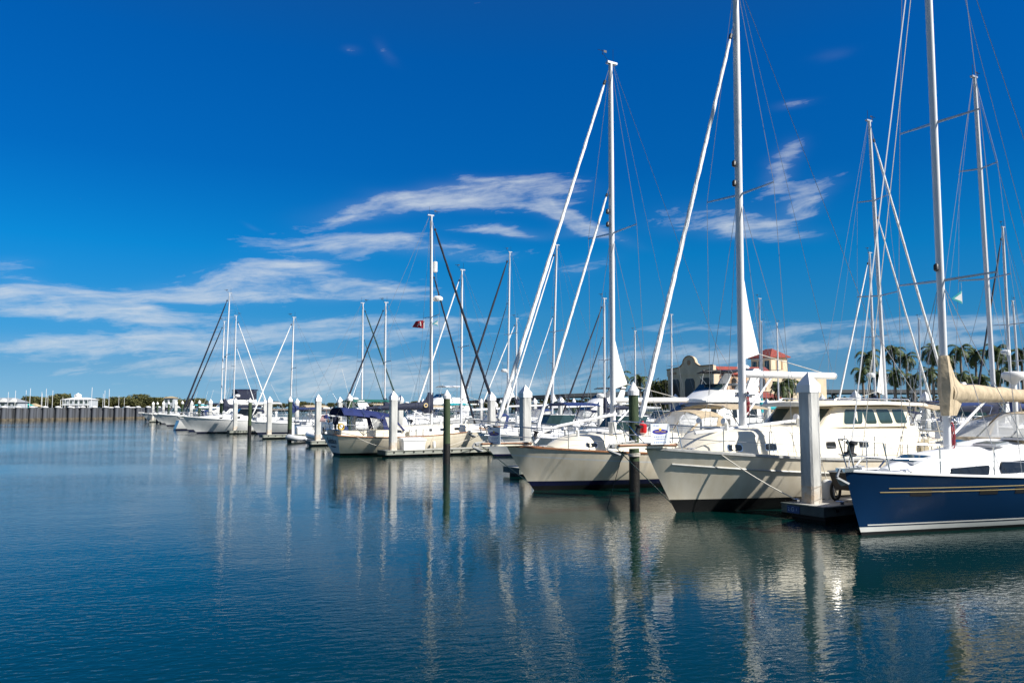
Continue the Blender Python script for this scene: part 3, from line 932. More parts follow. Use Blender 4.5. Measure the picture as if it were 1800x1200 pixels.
def dodger(par, x0, x1, hw, zb, zt, matl, glass='clear_vinyl'):
    """spray hood: canvas arch, clear front and side panels; x0 after edge, x1 forward edge at the deck"""
    xm = lerp(x0, x1, .52); g = []
    for x, dz in ((x0, 0.0), (lerp(x0, xm, .5), .03), (xm, -.02)):
        g.append([(x, hw*q, zt+dz-.22*abs(q)**3) for q in (-1, -.75, -.5, -.25, 0, .25, .5, .75, 1)])
    mb = MB(); mb.sheet(g, .025); d = mb.build('dodger', matl, par, ang=60)
    # canvas legs
    mb = MB()
    for side in (-1, 1):
        mb.prism([(x0, side*hw, zt-.2), (x0+.22, side*hw, zt-.2), (x0+.5, side*hw*1.03, zb), (x0+.2, side*hw*1.03, zb)], (0, -side*.02, 0))
        mb.prism([(xm-.12, side*hw, zt-.22), (xm+.02, side*hw, zt-.24), (x1, side*hw*1.02, zb), (x1-.14, side*hw*1.02, zb)], (0, -side*.02, 0))
    mb.prism([(x1+.01, -hw, zb), (x1+.01, hw, zb), (x1-.06, hw, zb+.1), (x1-.06, -hw, zb+.1)], (-.02, 0, .01))
    mb.build('dodger_panel', matl, d, smoothit=False)
    mb = MB(); n = 3
    for i in range(n):
        y0, y1 = lerp(-hw*.97, hw*.97, i/n)+.03, lerp(-hw*.97, hw*.97, (i+1)/n)-.03
        f0, f1 = zt-.03-.22*abs(y0/hw)**3, zt-.03-.22*abs(y1/hw)**3
        mb.prism([(x1-.07, y0, zb+.1), (x1-.07, y1, zb+.1), (xm+.01, y1, f1), (xm+.01, y0, f0)], (.008, 0, 0))
    mb.build('dodger_window', glass, d, smoothit=False)
    for side in (-1, 1):
        mb = MB(); mb.prism([(x0+.24, side*hw*.99, zt-.22), (xm-.13, side*hw*.99, zt-.24), (x1-.17, side*hw, zb+.05), (x0+.52, side*hw, zb+.05)], (0, -side*.008, 0)); mb.build('dodger_window', glass, d, smoothit=False)
    return d

def portlights(hull, cab, par, xs, z, ln=.34, h=.14, matl='glass_dark'):
    for x in xs:
        for side in (-1, 1):
            zz = z(x) if callable(z) else z
            f = cab.window('portlight', 'steel', par, x-ln/2-.02, x+ln/2+.02, zz-h/2-.02, zz+h/2+.02, side, proud=.008, rnd_=.05)
            cab.window('pane', matl, f, x-ln/2, x+ln/2, zz-h/2, zz+h/2, side, proud=.014, rnd_=.05)

def hatch(par, x, y, z, s=.5, matl='glass_dark', rise=.05, tilt=0.0):
    mb = MB(); mb.box((x, y, z), (s+.08, s+.08, rise), (0, tilt, 0)); h = mb.build('hatch', 'alu_grey', par, smoothit=False)
    mb = MB(); mb.box((x, y, z+rise/2+.006), (s, s, .012), (0, tilt, 0)); mb.build('pane', matl, h, smoothit=False)

def bowsprit(par, hull, ln, w0=.30, w1=.20, matl='gel_cream_deck', anchor=True, th=.11):
    L, zb = hull.L, hull.fb
    mb = MB(); rings = []
    for x, w in ((L-.75, .34), (L-.05, w0), (L+ln*.55, lerp(w0, w1, .5)), (L+ln-.08, w1), (L+ln, w1*.6)):
        rings.append([(x, -w, zb+.02), (x, -w, zb+.02+th), (x, w, zb+.02+th), (x, w, zb+.02)])
    mb.loft(rings); b = mb.build('bowsprit', matl, par, smoothit=False)
    mb = MB(); mb.tube([(L-.7, -.35, zb+.08)]+[(x, -w-.005, zb+.1) for x, w in ((L-.05, w0), (L+ln-.08, w1))]+[(L+ln+.01, 0, zb+.1)]+[(x, w+.005, zb+.1) for x, w in ((L+ln-.08, w1), (L-.05, w0))]+[(L-.7, .35, zb+.08)], .028, 5); mb.build('sprit_trim', 'teak', b)
    if anchor:
        mb = MB(); x = L+ln
        mb.tube([(x-.7, .08, zb+.2), (x+.12, .08, zb+.12), (x+.2, .08, zb+.02)], .025, 6)
        mb.prism([(x+.20, .08, zb+.04), (x-.12, -.05, zb-.10), (x-.02, .08, zb-.13), (x-.12, .21, zb-.10)], (.03, 0, -.03))
        mb.lathe([(.05, -.05), (.03, 0), (.05, .05)], (x+.05, .08, zb+.09), 8, 'y')
        mb.build('anchor', 'galvanised', par, smoothit=False)
    wire('bobstay', (L+ln*.85, 0, zb+.02), (hull.x(1, .25), 0, .25), .012, 'steel', par)
    return b

def cowl_vents(par, pts, matl='gel_white'):
    for x, y, z in pts:
        mb = MB(); mb.tube([(x, y, z-.05), (x, y, z+.14), (x+.04, y, z+.20), (x+.12, y, z+.22)], [.05, .05, .06, .085], 9); mb.build('cowl_vent', matl, par)
def helm(par, x, zf, r=.45):
    mb = MB(); n = 20
    c = Vector((x, 0, zf+.95))
    pts = [c+Vector((0, r*math.cos(2*math.pi*i/n), r*math.sin(2*math.pi*i/n))) for i in range(n+1)]
    mb.tube(pts, .015, 5, cap=False)
    for k in range(5):
        a = 2*math.pi*k/5; mb.tube([c, c+Vector((0, r*math.cos(a), r*math.sin(a)))], .008, 4)
    w = mb.build('steering_wheel', 'steel', par)
    mb = MB(); mb.box((x+.14, 0, zf+.5), (.2, .22, 1.0)); mb.box((x+.14, 0, zf+1.08), (.24, .34, .22)); mb.build('pedestal', 'gel_white', w, smoothit=False)

def pose(px, a, mx, heading, name, label, cat, group=None, s=None):
    if s is None: s = s_at(px, a)
    p = grid(a, s); d = Vector((math.cos(heading), math.sin(heading), 0))
    t = thing(name, label, cat, p-d*mx, heading, group)
    return t, p
SAILGROUP = 'sailing boats berthed in the marina'
MOTORGROUP = 'motor boats berthed in the marina'

def cruiser_sail(px, ytop, a, heading, label, pxtop=None, L=11.0, mx=None, paint='gel_white', boot='boot_navy', anti='antifoul_blue', jib='sail_white', jib2=None, cover='canvas_navy', bim=None, dod='canvas_navy', clew=None, stripe=None, gear=(), spread=1, deck='deck_white', toe='gel_white', s=None, jr=.075, wood=False, Hfix=None, trunk_h=.48, mm='alu'):
    mx = mx or L*.58
    t, p = pose(px, a, mx, heading, 'sailboat', label, 'sailboat', SAILGROUP, s)
    H = Hfix or z_at(ytop, p.y)
    dirx = math.cos(heading)
    rake = .25
    if pxtop is not None:
        X = x_at(pxtop, p.y, H); rake = clampf(-(X-p.x)/dirx, -.25, 1.3)
    h = Hull(L, L*.325, L*.125, L*.093, L*.10, rake=L*.085, tro=-.35 if L < 11.5 else .35, tw=.74)
    h.build(t, paint, boot, anti, stripe=stripe, n=16, deck=deck, toe=toe, toer=.035, sz=.2, sw=.06)
    zc = h.fm-.06
    x0, x1 = L*.30, L*.80
    cab = Cabin([(x0, L*.11, zc, zc+trunk_h), (L*.42, L*.118, zc, zc+trunk_h), (L*.6, L*.105, zc+.03, zc+trunk_h*.9), (L*.72, L*.085, zc+.08, zc+trunk_h*.75+.05), (x1, L*.05, zc+.14, zc+.17)])
    c = cab.build('cabin', deck if deck != 'deck_white' else 'gel_white', t)
    for side in (-1, 1):
        cab.window('portlight', 'glass_dark', c, L*.36, L*.5, zc+trunk_h*.42, zc+trunk_h*.75, side, rnd_=.04)
        cab.window('portlight', 'glass_dark', c, L*.54, L*.62, zc+trunk_h*.42, zc+trunk_h*.72, side, rnd_=.04)
    # cockpit coaming and seats
    mb = MB()
    for side in (-1, 1): mb.box((L*.17, side*L*.10, zc+.18), (L*.24, .16, .40))
    mb.build('coaming', 'gel_white', t)
    helm(t, L*.10, zc-.1)
    hatch(t, L*.735, 0, zc+trunk_h*.76+.14, .45)
    sp = [(lerp(zc+trunk_h, H, q), L*.095*(1-.25*i)) for i, q in enumerate(((.5,), (.43, .74))[spread-1])]
    st2 = (lerp(zc, H, .72), L*.86, h.fb*.98) if jib2 else None
    rig(t, h, mx, zc+trunk_h*.92, H, (L-.08, 0, h.fb+.05), (.1, 0, h.fs+.1), dict(rake=rake, jib=jib, stay2=st2, jib2=jib2, spread=sp, n=8, bz=zc+trunk_h+1.05, bl=L*.36, cover=cover, clew=clew, gear=[(k, lerp(zc, H, q)) for k, q in gear], wr=.0085, jr=jr, mw=.105, br=.085, split_back=.9, mast_mat=mm))
    rails(t, h, dict(nst=3))
    if dod: dodger(t, L*.25, L*.40, L*.112, zc+trunk_h*.5, zc+trunk_h+.82, dod)
    if bim: bimini(t, L*.04, L*.235, L*.12, zc+trunk_h+1.38, bim, h.fm)
    return t

def motor_yacht(loc, heading, label, L=11.0, kind='express', paint='gel_white', boot='boot_navy', canvas=None, bim=None, arch=True, fly=False, s_lab=None, stripe=None, radar=True, beam=None, enclosure=False, win='glass_dark', outrigger=False):
    t = thing('motor_yacht' if fly else 'motor_cruiser', label, 'motorboat', loc, heading, MOTORGROUP)
    B = beam or L*.33
    h = Hull(L, B, L*.155, L*.098, L*.092, rake=L*.13, tro=-.1, tw=.9, tm=.38, est=.16, emid=.16, ebow=.95, tmin=.1, full=2.3)
    h.build(t, paint, boot, 'antifoul_black', stripe=stripe, n=18, toe='gel_white', toer=.045, sz=.25, sw=.07, b0=.03, b1=.14)
    mb = MB(); mb.box((-.45, 0, .28), (.95, B*.78, .08)); mb.build('swim_platform', 'gel_white', t)
    zd = h.fm-.05
    if fly:
        hh = 1.75
        hw = B*.40
        cab = Cabin([(L*.24, hw, zd, zd+hh), (L*.5, hw, zd, zd+hh), (L*.60, hw*.95, zd+.05, zd+hh-.02), (L*.70, hw*.86, zd+.12, zd+hh*.60), (L*.86, hw*.55, zd+.28, zd+.42)], r=.16, tumble=.9)
        c = cab.build('deckhouse', 'gel_white', t)
        for side in (-1, 1):
            cab.window('side_window', win, c, L*.27, L*.40, zd+.85, zd+hh-.28, side, rnd_=.06)
            cab.window('side_window', win, c, L*.42, L*.60, zd+.85, (zd+hh-.28, zd+hh-.36), side, rnd_=.06)
        mb = MB()
        for i in range(3):
            y0, y1 = lerp(-hw*.84, hw*.84, i/3)+.03, lerp(-hw*.84, hw*.84, (i+1)/3)-.03
            za, zb = zd+hh-.12, zd+hh*.66
            mb.prism([(L*.612, y0, za), (L*.612, y1, za), (L*.697, y1*.93, zb), (L*.697, y0*.93, zb)], (.03, 0, .025))
        mb.build('windscreen', win, c, smoothit=False)
        # bridge deck with overhang, coaming, screen
        zf = zd+hh+.06
        mb = MB(); rings = []
        for x, w in ((L*.06, hw*.98), (L*.2, hw*1.04), (L*.5, hw*1.02), (L*.62, hw*.8)):
            rings.append([(x, -w, zf), (x, -w, zf+.10), (x, 0, zf+.12), (x, w, zf+.10), (x, w, zf)])
        mb.loft(rings); mb.build('bridge_deck', 'gel_white', t)
        fb = Cabin([(L*.24, hw*.95, zf+.09, zf+.72), (L*.42, hw*.93, zf+.09, zf+.78), (L*.52, hw*.85, zf+.09, zf+.74), (L*.615, hw*.62, zf+.09, zf+.16)], r=.14, tumble=.86)
        fb_ = fb.build('flybridge', 'gel_white', t)
        for side in (-1, 1): fb.window('bridge_vent', 'black_plastic', fb_, L*.30, L*.36, zf+.3, zf+.42, side)
        mb = MB(); mb.prism([(L*.515, -hw*.7, zf+.75), (L*.515, hw*.7, zf+.75), (L*.47, hw*.74, zf+1.15), (L*.47, -hw*.74, zf+1.15)], (.02, 0, .01)); mb.build('bridge_screen', 'glass_green', t, smoothit=False)
        zt = zf+2.05
        if bim:
            bimini(t, L*.22, L*.47, hw*.92, zt, bim, zf+.6)
            if enclosure:
                for side in (-1, 1):
                    mb = MB(); mb.prism([(L*.24, side*hw*.92, zf+.7), (L*.47, side*hw*.92, zf+.75), (L*.45, side*hw*.9, zt-.2), (L*.24, side*hw*.9, zt-.2)], (0, -side*.01, 0)); mb.build('enclosure_panel', canvas or 'clear_vinyl', t, smoothit=False)
                mb = MB(); mb.prism([(L*.475, -hw*.85, zf+.75), (L*.475, hw*.85, zf+.75), (L*.46, hw*.85, zt-.1), (L*.46, -hw*.85, zt-.1)], (-.01, 0, 0)); mb.build('enclosure_panel', canvas or 'clear_vinyl', t, smoothit=False)
        if arch:
            mb = MB()
            for side in (-1, 1):
                mb.prism([(L*.27, side*hw*.95, zf+.5), (L*.36, side*hw*.95, zf+.5), (L*.27, side*hw*.80, zt+.05), (L*.215, side*hw*.80, zt+.05)], (0, -side*.12, 0))
            mb.box((L*.245, 0, zt+.05), (.42, hw*1.6, .12)); ar = mb.build('radar_arch', 'gel_white', t, smoothit=False)
            if radar:
                mb = MB(); mb.lathe([(.12, 0), (.28, .05), (.30, .14), (.2, .24), (.01, .26)], (L*.25, .3, zt+.11), 12); mb.build('radar_dome', 'gel_white', ar)
                mb = MB(); mb.tube([(L*.24, -.5, zt+.1), (L*.20, -.5, zt+2.6)], .014, 4); mb.build('antenna', 'gel_white', ar)
        # cockpit bulkhead, door, ladder
        mb = MB(); mb.box((L*.236, .1, zd+.95), (.03, .8, 1.5)); mb.build('saloon_door', win, c, smoothit=False)
        mb = MB()
        for side in (-1, 1): mb.tube([(L*.09, side*hw*.9, zd-.1), (L*.09, side*hw*.9, zf)], .03, 6)
        mb.build('deck_post', 'steel', t)
        rz_ = zf
    else:
        hh = .85; hw = B*.40
        cab = Cabin([(L*.40, hw, zd, zd+hh*.95), (L*.50, hw*.97, zd, zd+hh), (L*.62, hw*.86, zd+.06, zd+hh*.92), (L*.78, hw*.62, zd+.18, zd+hh*.75), (L*.91, hw*.30, zd+.38, zd+.46)], r=.22, tumble=.82, camber=.08)
        c = cab.build('foredeck_cabin', 'gel_white', t)
        for side in (-1, 1):
            cab.window('side_window', win, c, L*.52, L*.70, zd+.42, (zd+hh*.74, zd+hh*.66), side, skew=-.1, rnd_=.05)
        hatch(t, L*.70, 0, zd+hh*.84+.1, .5, tilt=.06)
        # windscreen
        mb = MB(); zz = zd+hh*.95; wn = 5
        P = [(L*.38, -hw*.98), (L*.47, -hw*.92), (L*.535, -hw*.45), (L*.535, hw*.45), (L*.47, hw*.92), (L*.38, hw*.98)]
        for i in range(5):
            a, b_ = Vector((*P[i], zz)), Vector((*P[i+1], zz)); off = Vector((-.42, 0, .62)); inn = Vector((1, .86, 1))
            mb.prism([a, b_, Vector((b_.x-.42, b_.y*.88, zz+.6)), Vector((a.x-.42, a.y*.88, zz+.6))], (.02, 0, .01))
        w = mb.build('windscreen', 'glass_green' if not enclosure else win, t, smoothit=False)
        mb = MB(); mb.tube([(x-.42, y*.88, zz+.61) for x, y in P], .025, 5); mb.build('windscreen_frame', 'alu', w)
        mb = MB()
        for side in (-1, 1): mb.box((L*.20, side*(B*.44), zd+.24), (L*.36, .2, .5))
        mb.box((.2, 0, zd+.24), (.25, B*.8, .5)); mb.build('coaming', 'gel_white', t)
        mb = MB(); mb.box((L*.30, .4, zd+.45), (.5, .55, .9)); mb.box((L*.30, -.4, zd+.45), (.5, .55, .9)); mb.build('helm_seat', 'gel_white', t)
        zt = zz+1.15
        if arch:
            mb = MB()
            for side in (-1, 1): mb.prism([(L*.20, side*B*.45, zd+.4), (L*.30, side*B*.45, zd+.4), (L*.22, side*B*.38, zt), (L*.16, side*B*.38, zt)], (0, -side*.12, 0))
            mb.box((L*.19, 0, zt), (.45, B*.76, .12)); ar = mb.build('radar_arch', 'gel_white', t, smoothit=False)
            if radar:
                mb = MB(); mb.lathe([(.12, 0), (.26, .05), (.28, .13), (.18, .22), (.01, .24)], (L*.19, 0, zt+.06), 12); mb.build('radar_dome', 'gel_white', ar)
                mb = MB(); mb.tube([(L*.18, .7, zt), (L*.12, .75, zt+2.4)], .014, 4); mb.build('antenna', 'gel_white', ar)
        if bim: bimini(t, L*.14, L*.40, B*.40, zt+.12, bim, zd+.5)
        rz_ = zz
    # bow rail
    mb = MB(); r = .02
    for z in (.62, .34):
        xs = [L*.55, L*.68, L*.8, L*.9, L*.97]
        pts = [h.rim(x, -1, z, .08) for x in xs]+[Vector((L+.06, 0, h.fb+z+.04))]+[h.rim(x, 1, z, .08) for x in reversed(xs)]
        mb.tube(pts, r if z > .5 else r*.7, 5)
    for side in (-1, 1):
        for x in (L*.55, L*.68, L*.8, L*.9): mb.tube([h.rim(x-.05, side, 0, .08), h.rim(x, side, .62, .08)], r, 5)
    mb.build('bow_rail', 'steel', t)
    mb = MB(); mb.box((L+.02, 0, h.fb+.05), (.9, .38, .07)); mb.build('bow_pulpit_plank', 'gel_white', t, smoothit=False)
    mb = MB(); mb.tube([(L-.3, 0, h.fb+.14), (L+.45, 0, h.fb+.10), (L+.55, 0, h.fb-.05)], .03, 6); mb.prism([(L+.55, 0, h.fb), (L+.1, -.18, h.fb-.2), (L+.25, 0, h.fb-.24), (L+.1, .18, h.fb-.2)], (.03, 0, -.03)); mb.build('anchor', 'galvanised', t, smoothit=False)
    return t
# ------------------------------------------------------------------ the four nearest boats
def vary(z0, z1, x0, x1): return lambda x: lerp(z0, z1, (x-x0)/(x1-x0))
def for_sale_sign(loc, rz, label, tilt=0.0):
    t = thing('sale_sign', label, 'sign', loc, rz, 'signs hung on the bow rails')
    mb = MB(); mb.box((0, 0, 0), (.52, .012, .50)); mb.build('board', 'sign_white', t, smoothit=False)
    mb = MB(); mb.loft([[(.215*math.cos(a), y, .06+.062*math.sin(a)) for a in [2*math.pi*i/28 for i in range(28)]] for y in (-.010, -.006)])
    o = mb.build('oval_logo', 'sign_blue', t, smoothit=False)
    mb = MB(); mb.loft([[(.036*math.cos(a), y, .115+.034*math.sin(a)) for a in [2*math.pi*i/14 for i in range(14)]] for y in (-.013, -.010)])
    mb.build('sun_emblem', 'sign_gold', o, smoothit=False)
    text_obj('lettering', 'YACHT SALES', .050, 'sign_gold', o, (0, -.0125, .058), (math.pi/2, 0, 0), ext=.001)
    text_obj('heading', 'FOR SALE', .05, 'sign_ink', t, (-.12, -.0075, .205), (math.pi/2, 0, 0), ext=.001, sx=.8)
    for z, w in ((-.06, .36), (-.115, .26), (-.20, .36)):
        mb = MB(); n = 7
        for i in range(n):
            x0 = lerp(-w/2, w/2, i/n); mb.box((x0+w/n*.4, -.0075, z), (w/n*(.5+.3*((i*37) % 5)/5), .003, .022))
        mb.build('small_print', 'sign_ink', t, smoothit=False)
    t.rotation_euler = (tilt, 0, rz)
    return t
def fender(loc, r, h, label, top=None, group='white fenders hung from the boats'):
    t = thing('fender', label, 'fender', loc, 0, group)
    mb = MB(); mb.lathe([(.03, h*1.02), (r*.6, h), (r, h*.88), (r*1.03, h*.5), (r, h*.12), (r*.6, 0), (.03, -.02)], n=14); mb.build('body', 'fender_white', t, ang=60)
    if top is not None:
        wire('lanyard', (0, 0, h), Vector(top)-Vector(loc), .010, 'rope', t)
    return t
def winches(par, pts):
    for p in pts:
        mb = MB(); mb.lathe([(.075, 0), (.08, .04), (.05, .09), (.075, .15), (.06, .17)], p, 12); mb.build('winch', 'steel', par)
def cleats(par, hull, xs):
    for x in xs:
        for sd in (-1, 1):
            p = hull.rim(x, sd, .02, .14); mb = MB(); mb.box(p+Vector((0, 0, .02)), (.06, .04, .05)); mb.tube([p+Vector((-.13, 0, .06)), p+Vector((.13, 0, .06))], .016, 6); mb.build('cleat', 'steel', par)

# --- A: cream motorsailer with the raised wheelhouse
LA = 11.2
A = thing('motorsailer', 'cream motorsailer with raised wheelhouse, white boom and bowsprit, berthed left of the big concrete pile', 'sailboat', grid(2.45, -3.2+LA), OUT, SAILGROUP)
hA = Hull(LA, 3.75, 1.62, 1.20, 1.28, rake=.95, tro=.25, tw=.80, est=.34, emid=.20, ebow=.78, full=2.25)
hA.build(A, 'gel_cream', 'antifoul_black', 'antifoul_black', b0=.10, b1=.33, n=40, sz=.36, sw=.02, stripe='gel_cream', deck='gel_cream_deck', toe='rail_grey', toer=.045)
for nm, dz, r, mt in (('rub_rail', -.36, .026, 'rail_grey'),):
    mb = MB()
    for sd in (-1, 1): mb.tube(hA.edge(sd, dz, .012, .02, .965, 36), r, 6)
    mb.build(nm, mt, A)
zc = 1.22
cabA = Cabin([(1.7, 1.20, zc, 2.08), (4.0, 1.30, zc, 2.10), (6.3, 1.28, zc, 2.10), (8.2, 1.12, zc+.06, 2.08), (9.1, .92, zc+.12, 2.00), (9.65, .66, zc+.2, 1.80), (9.95, .45, zc+.24, 1.56)], r=.16, tumble=.88)
cA = cabA.build('cabin', 'gel_cream_deck', A)
portlights(hA, cabA, cA, (9.05, 8.0, 5.85, 4.5), 1.62, .36, .15)
ph = Cabin([(2.2, 1.12, 2.08, 2.66), (4.6, 1.16, 2.08, 2.66), (5.35, 1.10, 2.08, 2.66), (5.40, 1.09, 2.08, 2.64), (5.98, 1.04, 2.08, 2.11)], r=.05, tumble=.93, camber=.03)
pA = ph.build('wheelhouse', 'gel_cream', A)
mb = MB(); rings = []
for x, w, z in ((1.25, 1.05, 2.66), (1.45, 1.22, 2.66), (3.5, 1.32, 2.70), (5.5, 1.26, 2.68), (6.0, 1.02, 2.655), (6.15, .7, 2.645)):
    rings.append([(x, -w, z), (x, -w*1.0, z+.04), (x, -w*.93, z+.085), (x, -w*.5, z+.12), (x, 0, z+.13), (x, w*.5, z+.12), (x, w*.93, z+.085), (x, w, z+.04), (x, w, z)])
mb.loft(rings); roof = mb.build('wheelhouse_roof', 'gel_cream_deck', A, ang=50)
mb = MB()
for sd in (-1, 1): mb.tube([(1.9, sd*.95, 2.80), (2.0, sd*.95, 2.86), (5.2, sd*.95, 2.88), (5.3, sd*.95, 2.81)], .016, 6)
mb.build('grab_rail', 'steel', roof)
for sd in (-1, 1):
    for x0, x1, sk in ((2.32, 2.86, .14), (3.0, 3.6, .14), (3.75, 4.25, .1), (4.42, 5.15, -.1)):
        if sd > 0 or True:
            w = ph.window('side_window', 'gel_cream_deck', pA, x0-.03, x1+.03, 2.14, 2.60, sd, proud=.006, skew=sk, rnd_=.08)
            ph.window('pane', 'glass_green', w, x0, x1, 2.17, 2.57, sd, proud=.012, skew=sk, rnd_=.07)
for y0, y1 in ((-.93, -.36), (-.30, .30), (.36, .93)):
    mb = MB(); f = lambda u, y: Vector((lerp(5.40, 5.98, u)+.012, y*lerp(.98, .95, u), lerp(2.64, 2.11, u)+.012))
    mb.prism([f(.12, y0), f(.12, y1), f(.86, y1), f(.86, y0)], (-.02, 0, -.02)); mb.build('windscreen', 'glass_green', pA, smoothit=False)
mastA, onA = rig(A, hA, 7.85, 2.1, 14.6, (LA+.35, 0, 1.74), (.1, 0, 1.4), dict(hero=True, rake=.12, mw=.115, n=14, jib='sail_white', jr=.070, jib_top=13.35, spread=[(8.45, 1.22)], swept=False, bz=3.52, bl=3.75, brise=.02, br=.10, clew=(2.45, .58, 3.92), spr_mat='alu_grey', split_back=1.0, gear=[('lamp', 9.3), ('lamp', 8.75), ('winch', 2.9), ('rope', 2.75)], sheet_dz=.25, vang=True, wr=.0085))
rails(A, hA, dict(hero=True, sprit=.95, nst=6, plen=1.7, rail_aft=1.4))
bowsprit(A, hA, 1.05)
hatch(A, 8.75, 0, 2.10, .5); hatch(A, 7.15, 0, 2.17, .45)
cleats(A, hA, (10.2, 6.0, .9)); winches(A, [(1.5, 1.25, 1.6), (1.5, -1.25, 1.6)])
mb = MB(); mb.tube([(6.4, .5, 2.26), (9.9, .35, 1.98)], .045, 10); mb.tube([(6.4, .5, 2.2), (6.4, .5, 2.32)], .03, 6); mb.build('whisker_pole', 'alu', A)
for sd in (-1, 1):
    mb = MB(); mb.box((1.0, sd*1.35, 1.45), (1.8, .25, .5)); mb.build('coaming', 'gel_cream_deck', A)
helm(A, .9, 1.15, .4)
# solar/dinghy frame aft
bimini(A, .1, 1.15, 1.2, 2.72, 'canvas_tan', 1.3)

# --- B: cream sloop with twin furled headsails and tan dodger
LB = 10.9
Bb = thing('sailboat', 'cream sloop with two white furled headsails and tan dodger behind the green mooring pile', 'sailboat', grid(8.7, -3.55+LB), OUT, SAILGROUP)
hB = Hull(LB, 3.65, 1.42, 1.05, 1.12, rake=1.0, tro=.3, tw=.76, est=.36, emid=.20, ebow=.76, full=2.2)
hB.build(Bb, 'gel_cream', 'boot_navy', 'antifoul_black', b0=.15, b1=.30, n=40, stripe='boot_white', sz=.25, sw=.055, deck='gel_cream_deck', toe='teak', toer=.035)
zc = 1.06
cabB = Cabin([(3.9, 1.08, zc, 1.72), (5.5, 1.14, zc, 1.74), (7.2, 1.06, zc+.03, 1.74), (8.3, .90, zc+.08, 1.70), (8.85, .70, zc+.12, 1.58), (9.3, .42, zc+.18, 1.34)], r=.16, tumble=.86)
cB = cabB.build('cabin', 'gel_cream_deck', Bb)
portlights(hB, cabB, cB, (8.25, 6.9, 5.3, 4.4), 1.42, .36, .13)
mastB, onB = rig(Bb, hB, 6.75, 1.75, 14.65, (LB+.55, 0, 1.56), (.1, 0, 1.25), dict(hero=True, rake=.05, mw=.115, n=14, jib='sail_white', jr=.074, jib_top=14.4, stay2=(10.25, LB-.95, 1.47), jr2=.058, spread=[(8.6, 1.36)], swept=False, bz=2.86, bl=3.3, brise=.02, br=.095, clew=(1.75, .55, 3.25), split_back=1.0, gear=[('lamp', 9.35), ('lamp', 8.9), ('winch', 2.6)], wr=.0085))
rails(Bb, hB, dict(hero=True, sprit=.95, nst=6, plen=1.7, rail_aft=1.5))
bowsprit(Bb, hB, 1.05)
dodger(Bb, 2.75, 4.75, 1.12, 1.45, 2.50, 'canvas_tan'); bimini(Bb, .55, 2.55, 1.25, 2.72, 'canvas_tan', 1.2)
hatch(Bb, 7.7, 0, 1.79, .5); cleats(Bb, hB, (9.9, 5.5, .8)); winches(Bb, [(2.4, 1.2, 1.45), (2.4, -1.2, 1.45), (5.1, .6, 1.78)])
for sd in (-1, 1):
    mb = MB(); mb.box((1.9, sd*1.2, 1.22), (3.4, .24, .46)); mb.build('coaming', 'gel_cream_deck', Bb)
helm(Bb, 1.4, 1.0, .42)
# self-tacking staysail boom, white, sweeping up from the foredeck
mb = MB(); mb.tube([(LB-1.0, .05, 1.50), (LB-1.3, .12, 1.85), (LB-1.8, .18, 2.02), (6.95, .3, 2.38)], .045, 8); mb.build('staysail_boom', 'alu', Bb)
# things lying on deck B
mb = MB(); mb.lathe([(.115, 0), (.145, .36), (.15, .37), (.12, .35)], n=14)
bk = tag(mb.build('bucket', 'gel_white', None, Bb.matrix_basis @ Vector((7.35, .75, 1.77))), 'white bucket standing on the cabin top of the cream sloop', 'bucket')
mb = MB(); mb.lathe([(.13, 0), (.15, .05), (.15, .26), (.05, .34), (.04, .40)], n=12)
tag(mb.build('fuel_can', 'red_plastic', None, Bb.matrix_basis @ Vector((6.15, .82, 1.77))), 'red fuel can standing beside the mast on the cream sloop', 'fuel can')

# --- blue sloop
LD = 12.4
D = thing('sailboat', 'dark blue sloop with white deck and tan sail cover at the right edge', 'sailboat', grid(-2.2, -1.85+LD), OUT, SAILGROUP)
hD = Hull(LD, 3.65, 1.33, 1.03, 1.05, rake=.46, tro=-.45, tw=.82, est=.30, emid=.17, ebow=.80, full=2.0)
hD.build(D, 'navy_paint', 'boot_white', 'antifoul_black', b0=.07, b1=.17, n=44, deck='deck_white', toe='gel_white', toer=.03)
for z0, z1, mt, nm in ((.20, .225, 'boot_white', 'boot_line'), (.885, .90, 'cove_gold', 'cove_line'), (.965, .98, 'cove_gold', 'cove_line')):
    t0, t1 = (.0, .985) if nm == 'boot_line' else ((.0, .955) if z0 < .9 else (.62, .94))
    for sd in (-1, 1):
        mb = MB(); n = 40; g = []
        for i in range(n+1):
            t = lerp(t0, t1, i/n); g.append([hD.pt(t, z0, sd, .004), hD.pt(t, z1, sd, .004)])
        mb.sheet(g, .003); mb.build(nm, mt, D)
for t0, t1 in ((.905, .868), (.778, .742), (.705, .67), (.50, .46)):
    for sd in (-1, 1):
        g = [[hD.pt(lerp(t0, t1, i/5), z, sd, .006) for z in (.80, .93)] for i in range(6)]
        mb = MB(); mb.sheet(g, .004); mb.build('hull_window', 'black_plastic', D)
zc = 1.0
cabD = Cabin([(2.6, 1.22, zc, 1.68), (4.6, 1.30, zc, 1.86), (6.6, 1.26, zc, 1.84), (7.6, 1.18, zc+.02, 1.72), (8.8, 1.04, zc+.05, 1.60), (9.9, .84, zc+.10, 1.52), (10.7, .54, zc+.17, 1.34), (11.1, .34, zc+.2, 1.25)], r=.24, tumble=.74, camber=.09)
cD = cabD.build('cabin', 'deck_white', D)
for sd in (-1, 1):
    cabD.window('deck_window', 'glass_dark', cD, 8.95, 10.05, 1.17, (1.38, 1.34), sd, skew=-.18, rnd_=.06, proud=.035, th=.07)
    cabD.window('deck_window', 'glass_dark', cD, 6.9, 8.55, 1.20, (1.47, 1.43), sd, skew=-.18, rnd_=.08, proud=.035, th=.07)
    cabD.window('deck_window', 'glass_dark', cD, 4.3, 6.2, 1.30, (1.60, 1.62), sd, skew=-.1, rnd_=.1)
